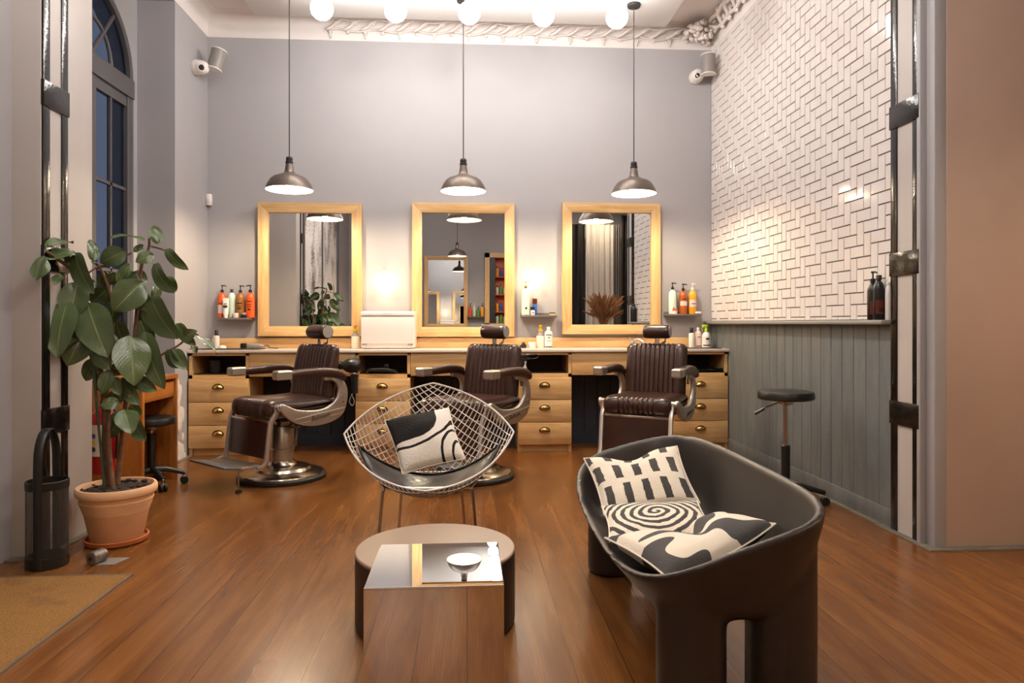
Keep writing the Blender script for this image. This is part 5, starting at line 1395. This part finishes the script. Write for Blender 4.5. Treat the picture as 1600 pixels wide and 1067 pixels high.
MB().b2(-hw, hw, 0, .02, 0, 1.6).build('back_panel', M['red_shelf'], t, smooth=0)
MB().b2(-hw, -hw + .1, 0, .3, 0, 1.6).b2(hw - .1, hw, 0, .3, 0, 1.6).b2(-hw, hw, 0, .3, 1.5, 1.6).b2(-hw, hw, 0, .3, 0, .1).build('oak_frame', M['oak_z'], t, smooth=0)
MB().b2(-hw + .1, -hw + .22, .02, .25, .1, 1.5).build('black_panel', M['black'], t, smooth=0)
for z in (.35, .72, 1.10): MB().b2(-hw + .22, hw - .1, .0, .26, z - .02, z).build('shelf_board', M['red_shelf'], t, smooth=0)
nm_ = ('bottom', 'second', 'third', 'top'); cs = ('bottle_mint', 'bottle_orange', 'bottle_green', 'bottle_mango', 'white_pl', 'bottle_blue')
for r_i, z in enumerate((.1, .35, .72, 1.10)):
    for q in range(4):
        b_ = cs[(r_i * 3 + q * 2) % 6]
        bottle((xa_ + xb_) / 2 - hw + .27 + q * .085, YO + .14, 1.001 + z, .16 + .03 * ((q + r_i) % 2), .032, M[b_], M['black'], 'reflected bottle on the %s board of the red shelving, place %s' % (nm_[r_i], ('nearest the black panel', 'second after the black panel', 'third after the black panel', 'farthest from the black panel')[q]), 'cap', group='bottles on the red shelving')
# curtains and dark panels beyond the tiled wall
def curtain(x0, x1, y, z0, z1, mat, name, label, folds):
    mb = MB()
    mb.grid(lambda u, v: (x0 + (x1 - x0) * u, y + .035 * math.sin(2 * PI * folds * u + .5 * math.sin(v * 3)), z0 + (z1 - z0) * v), folds * 10, 6)
    mb.grid(lambda u, v: (x0 + (x1 - x0) * u, y - .006 + .035 * math.sin(2 * PI * folds * u + .5 * math.sin(v * 3)), z0 + (z1 - z0) * v), folds * 10, 6)
    o = mb.build(name, mat, loc=((x0 + x1) / 2, y, z0), smooth=80); tag(o, label, 'curtain')
curtain(2.70, 3.30, YO + .5, .02, 3.2, M['fabric_w'], 'curtain', 'pleated white curtain across the shop, seen reflected behind dried grass', 5)
curtain(3.31, 3.46, YO + .5, .02, 3.2, M['fabric_g'], 'curtain', 'pleated grey curtain across the shop, seen reflected behind dried grass', 3)
curtain(2.34, 2.68, YO + .52, .02, 3.2, M['fabric_k'], 'curtain', 'narrow black curtain beside the white one, seen reflected', 2)
curtain(3.48, 4.5, YO + .48, .02, 3.4, M['fabric_k'], 'curtain', 'wide black curtain across the shop, seen reflected', 8)
t = thing('dried_grass_vase', 'vase of brown dried grass on a stand across the shop, seen reflected', 'vase', (2.78, -.55, 0))
MB().b2(-.35, .45, -.15, .15, 0, .80, bev=.01).build('stand', M['black'], t)
MB().lathe([(0, .80), (.1, .80), (.13, .88), (.12, .97), (.07, 1.02), (.06, 1.05), (0, 1.05)], seg=24).build('vase_body', M['silver_pl'], t)
mb = MB(); rs = random.Random(4)
for k in range(110):
    a = rs.random() * 6.28; sp = .42 * rs.random() ** .6; h = .28 + .40 * rs.random()
    p0 = Vector((.03 * math.cos(a), .03 * math.sin(a), 1.02)); p1 = Vector((sp * math.cos(a) * .5, sp * math.sin(a) * .5, 1.04 + h * .6)); p2 = Vector((sp * math.cos(a), sp * math.sin(a), 1.02 + h))
    P = catmull([p0, p1, p2], 4); mb.tube(P, [.003] * 4 + [.008, .018, .019, .012, .004], 5)
mb.build('grass_plumes', M['dried'], t)
for o in bpy.data.objects:
    if '_world' in o: del o['_world']
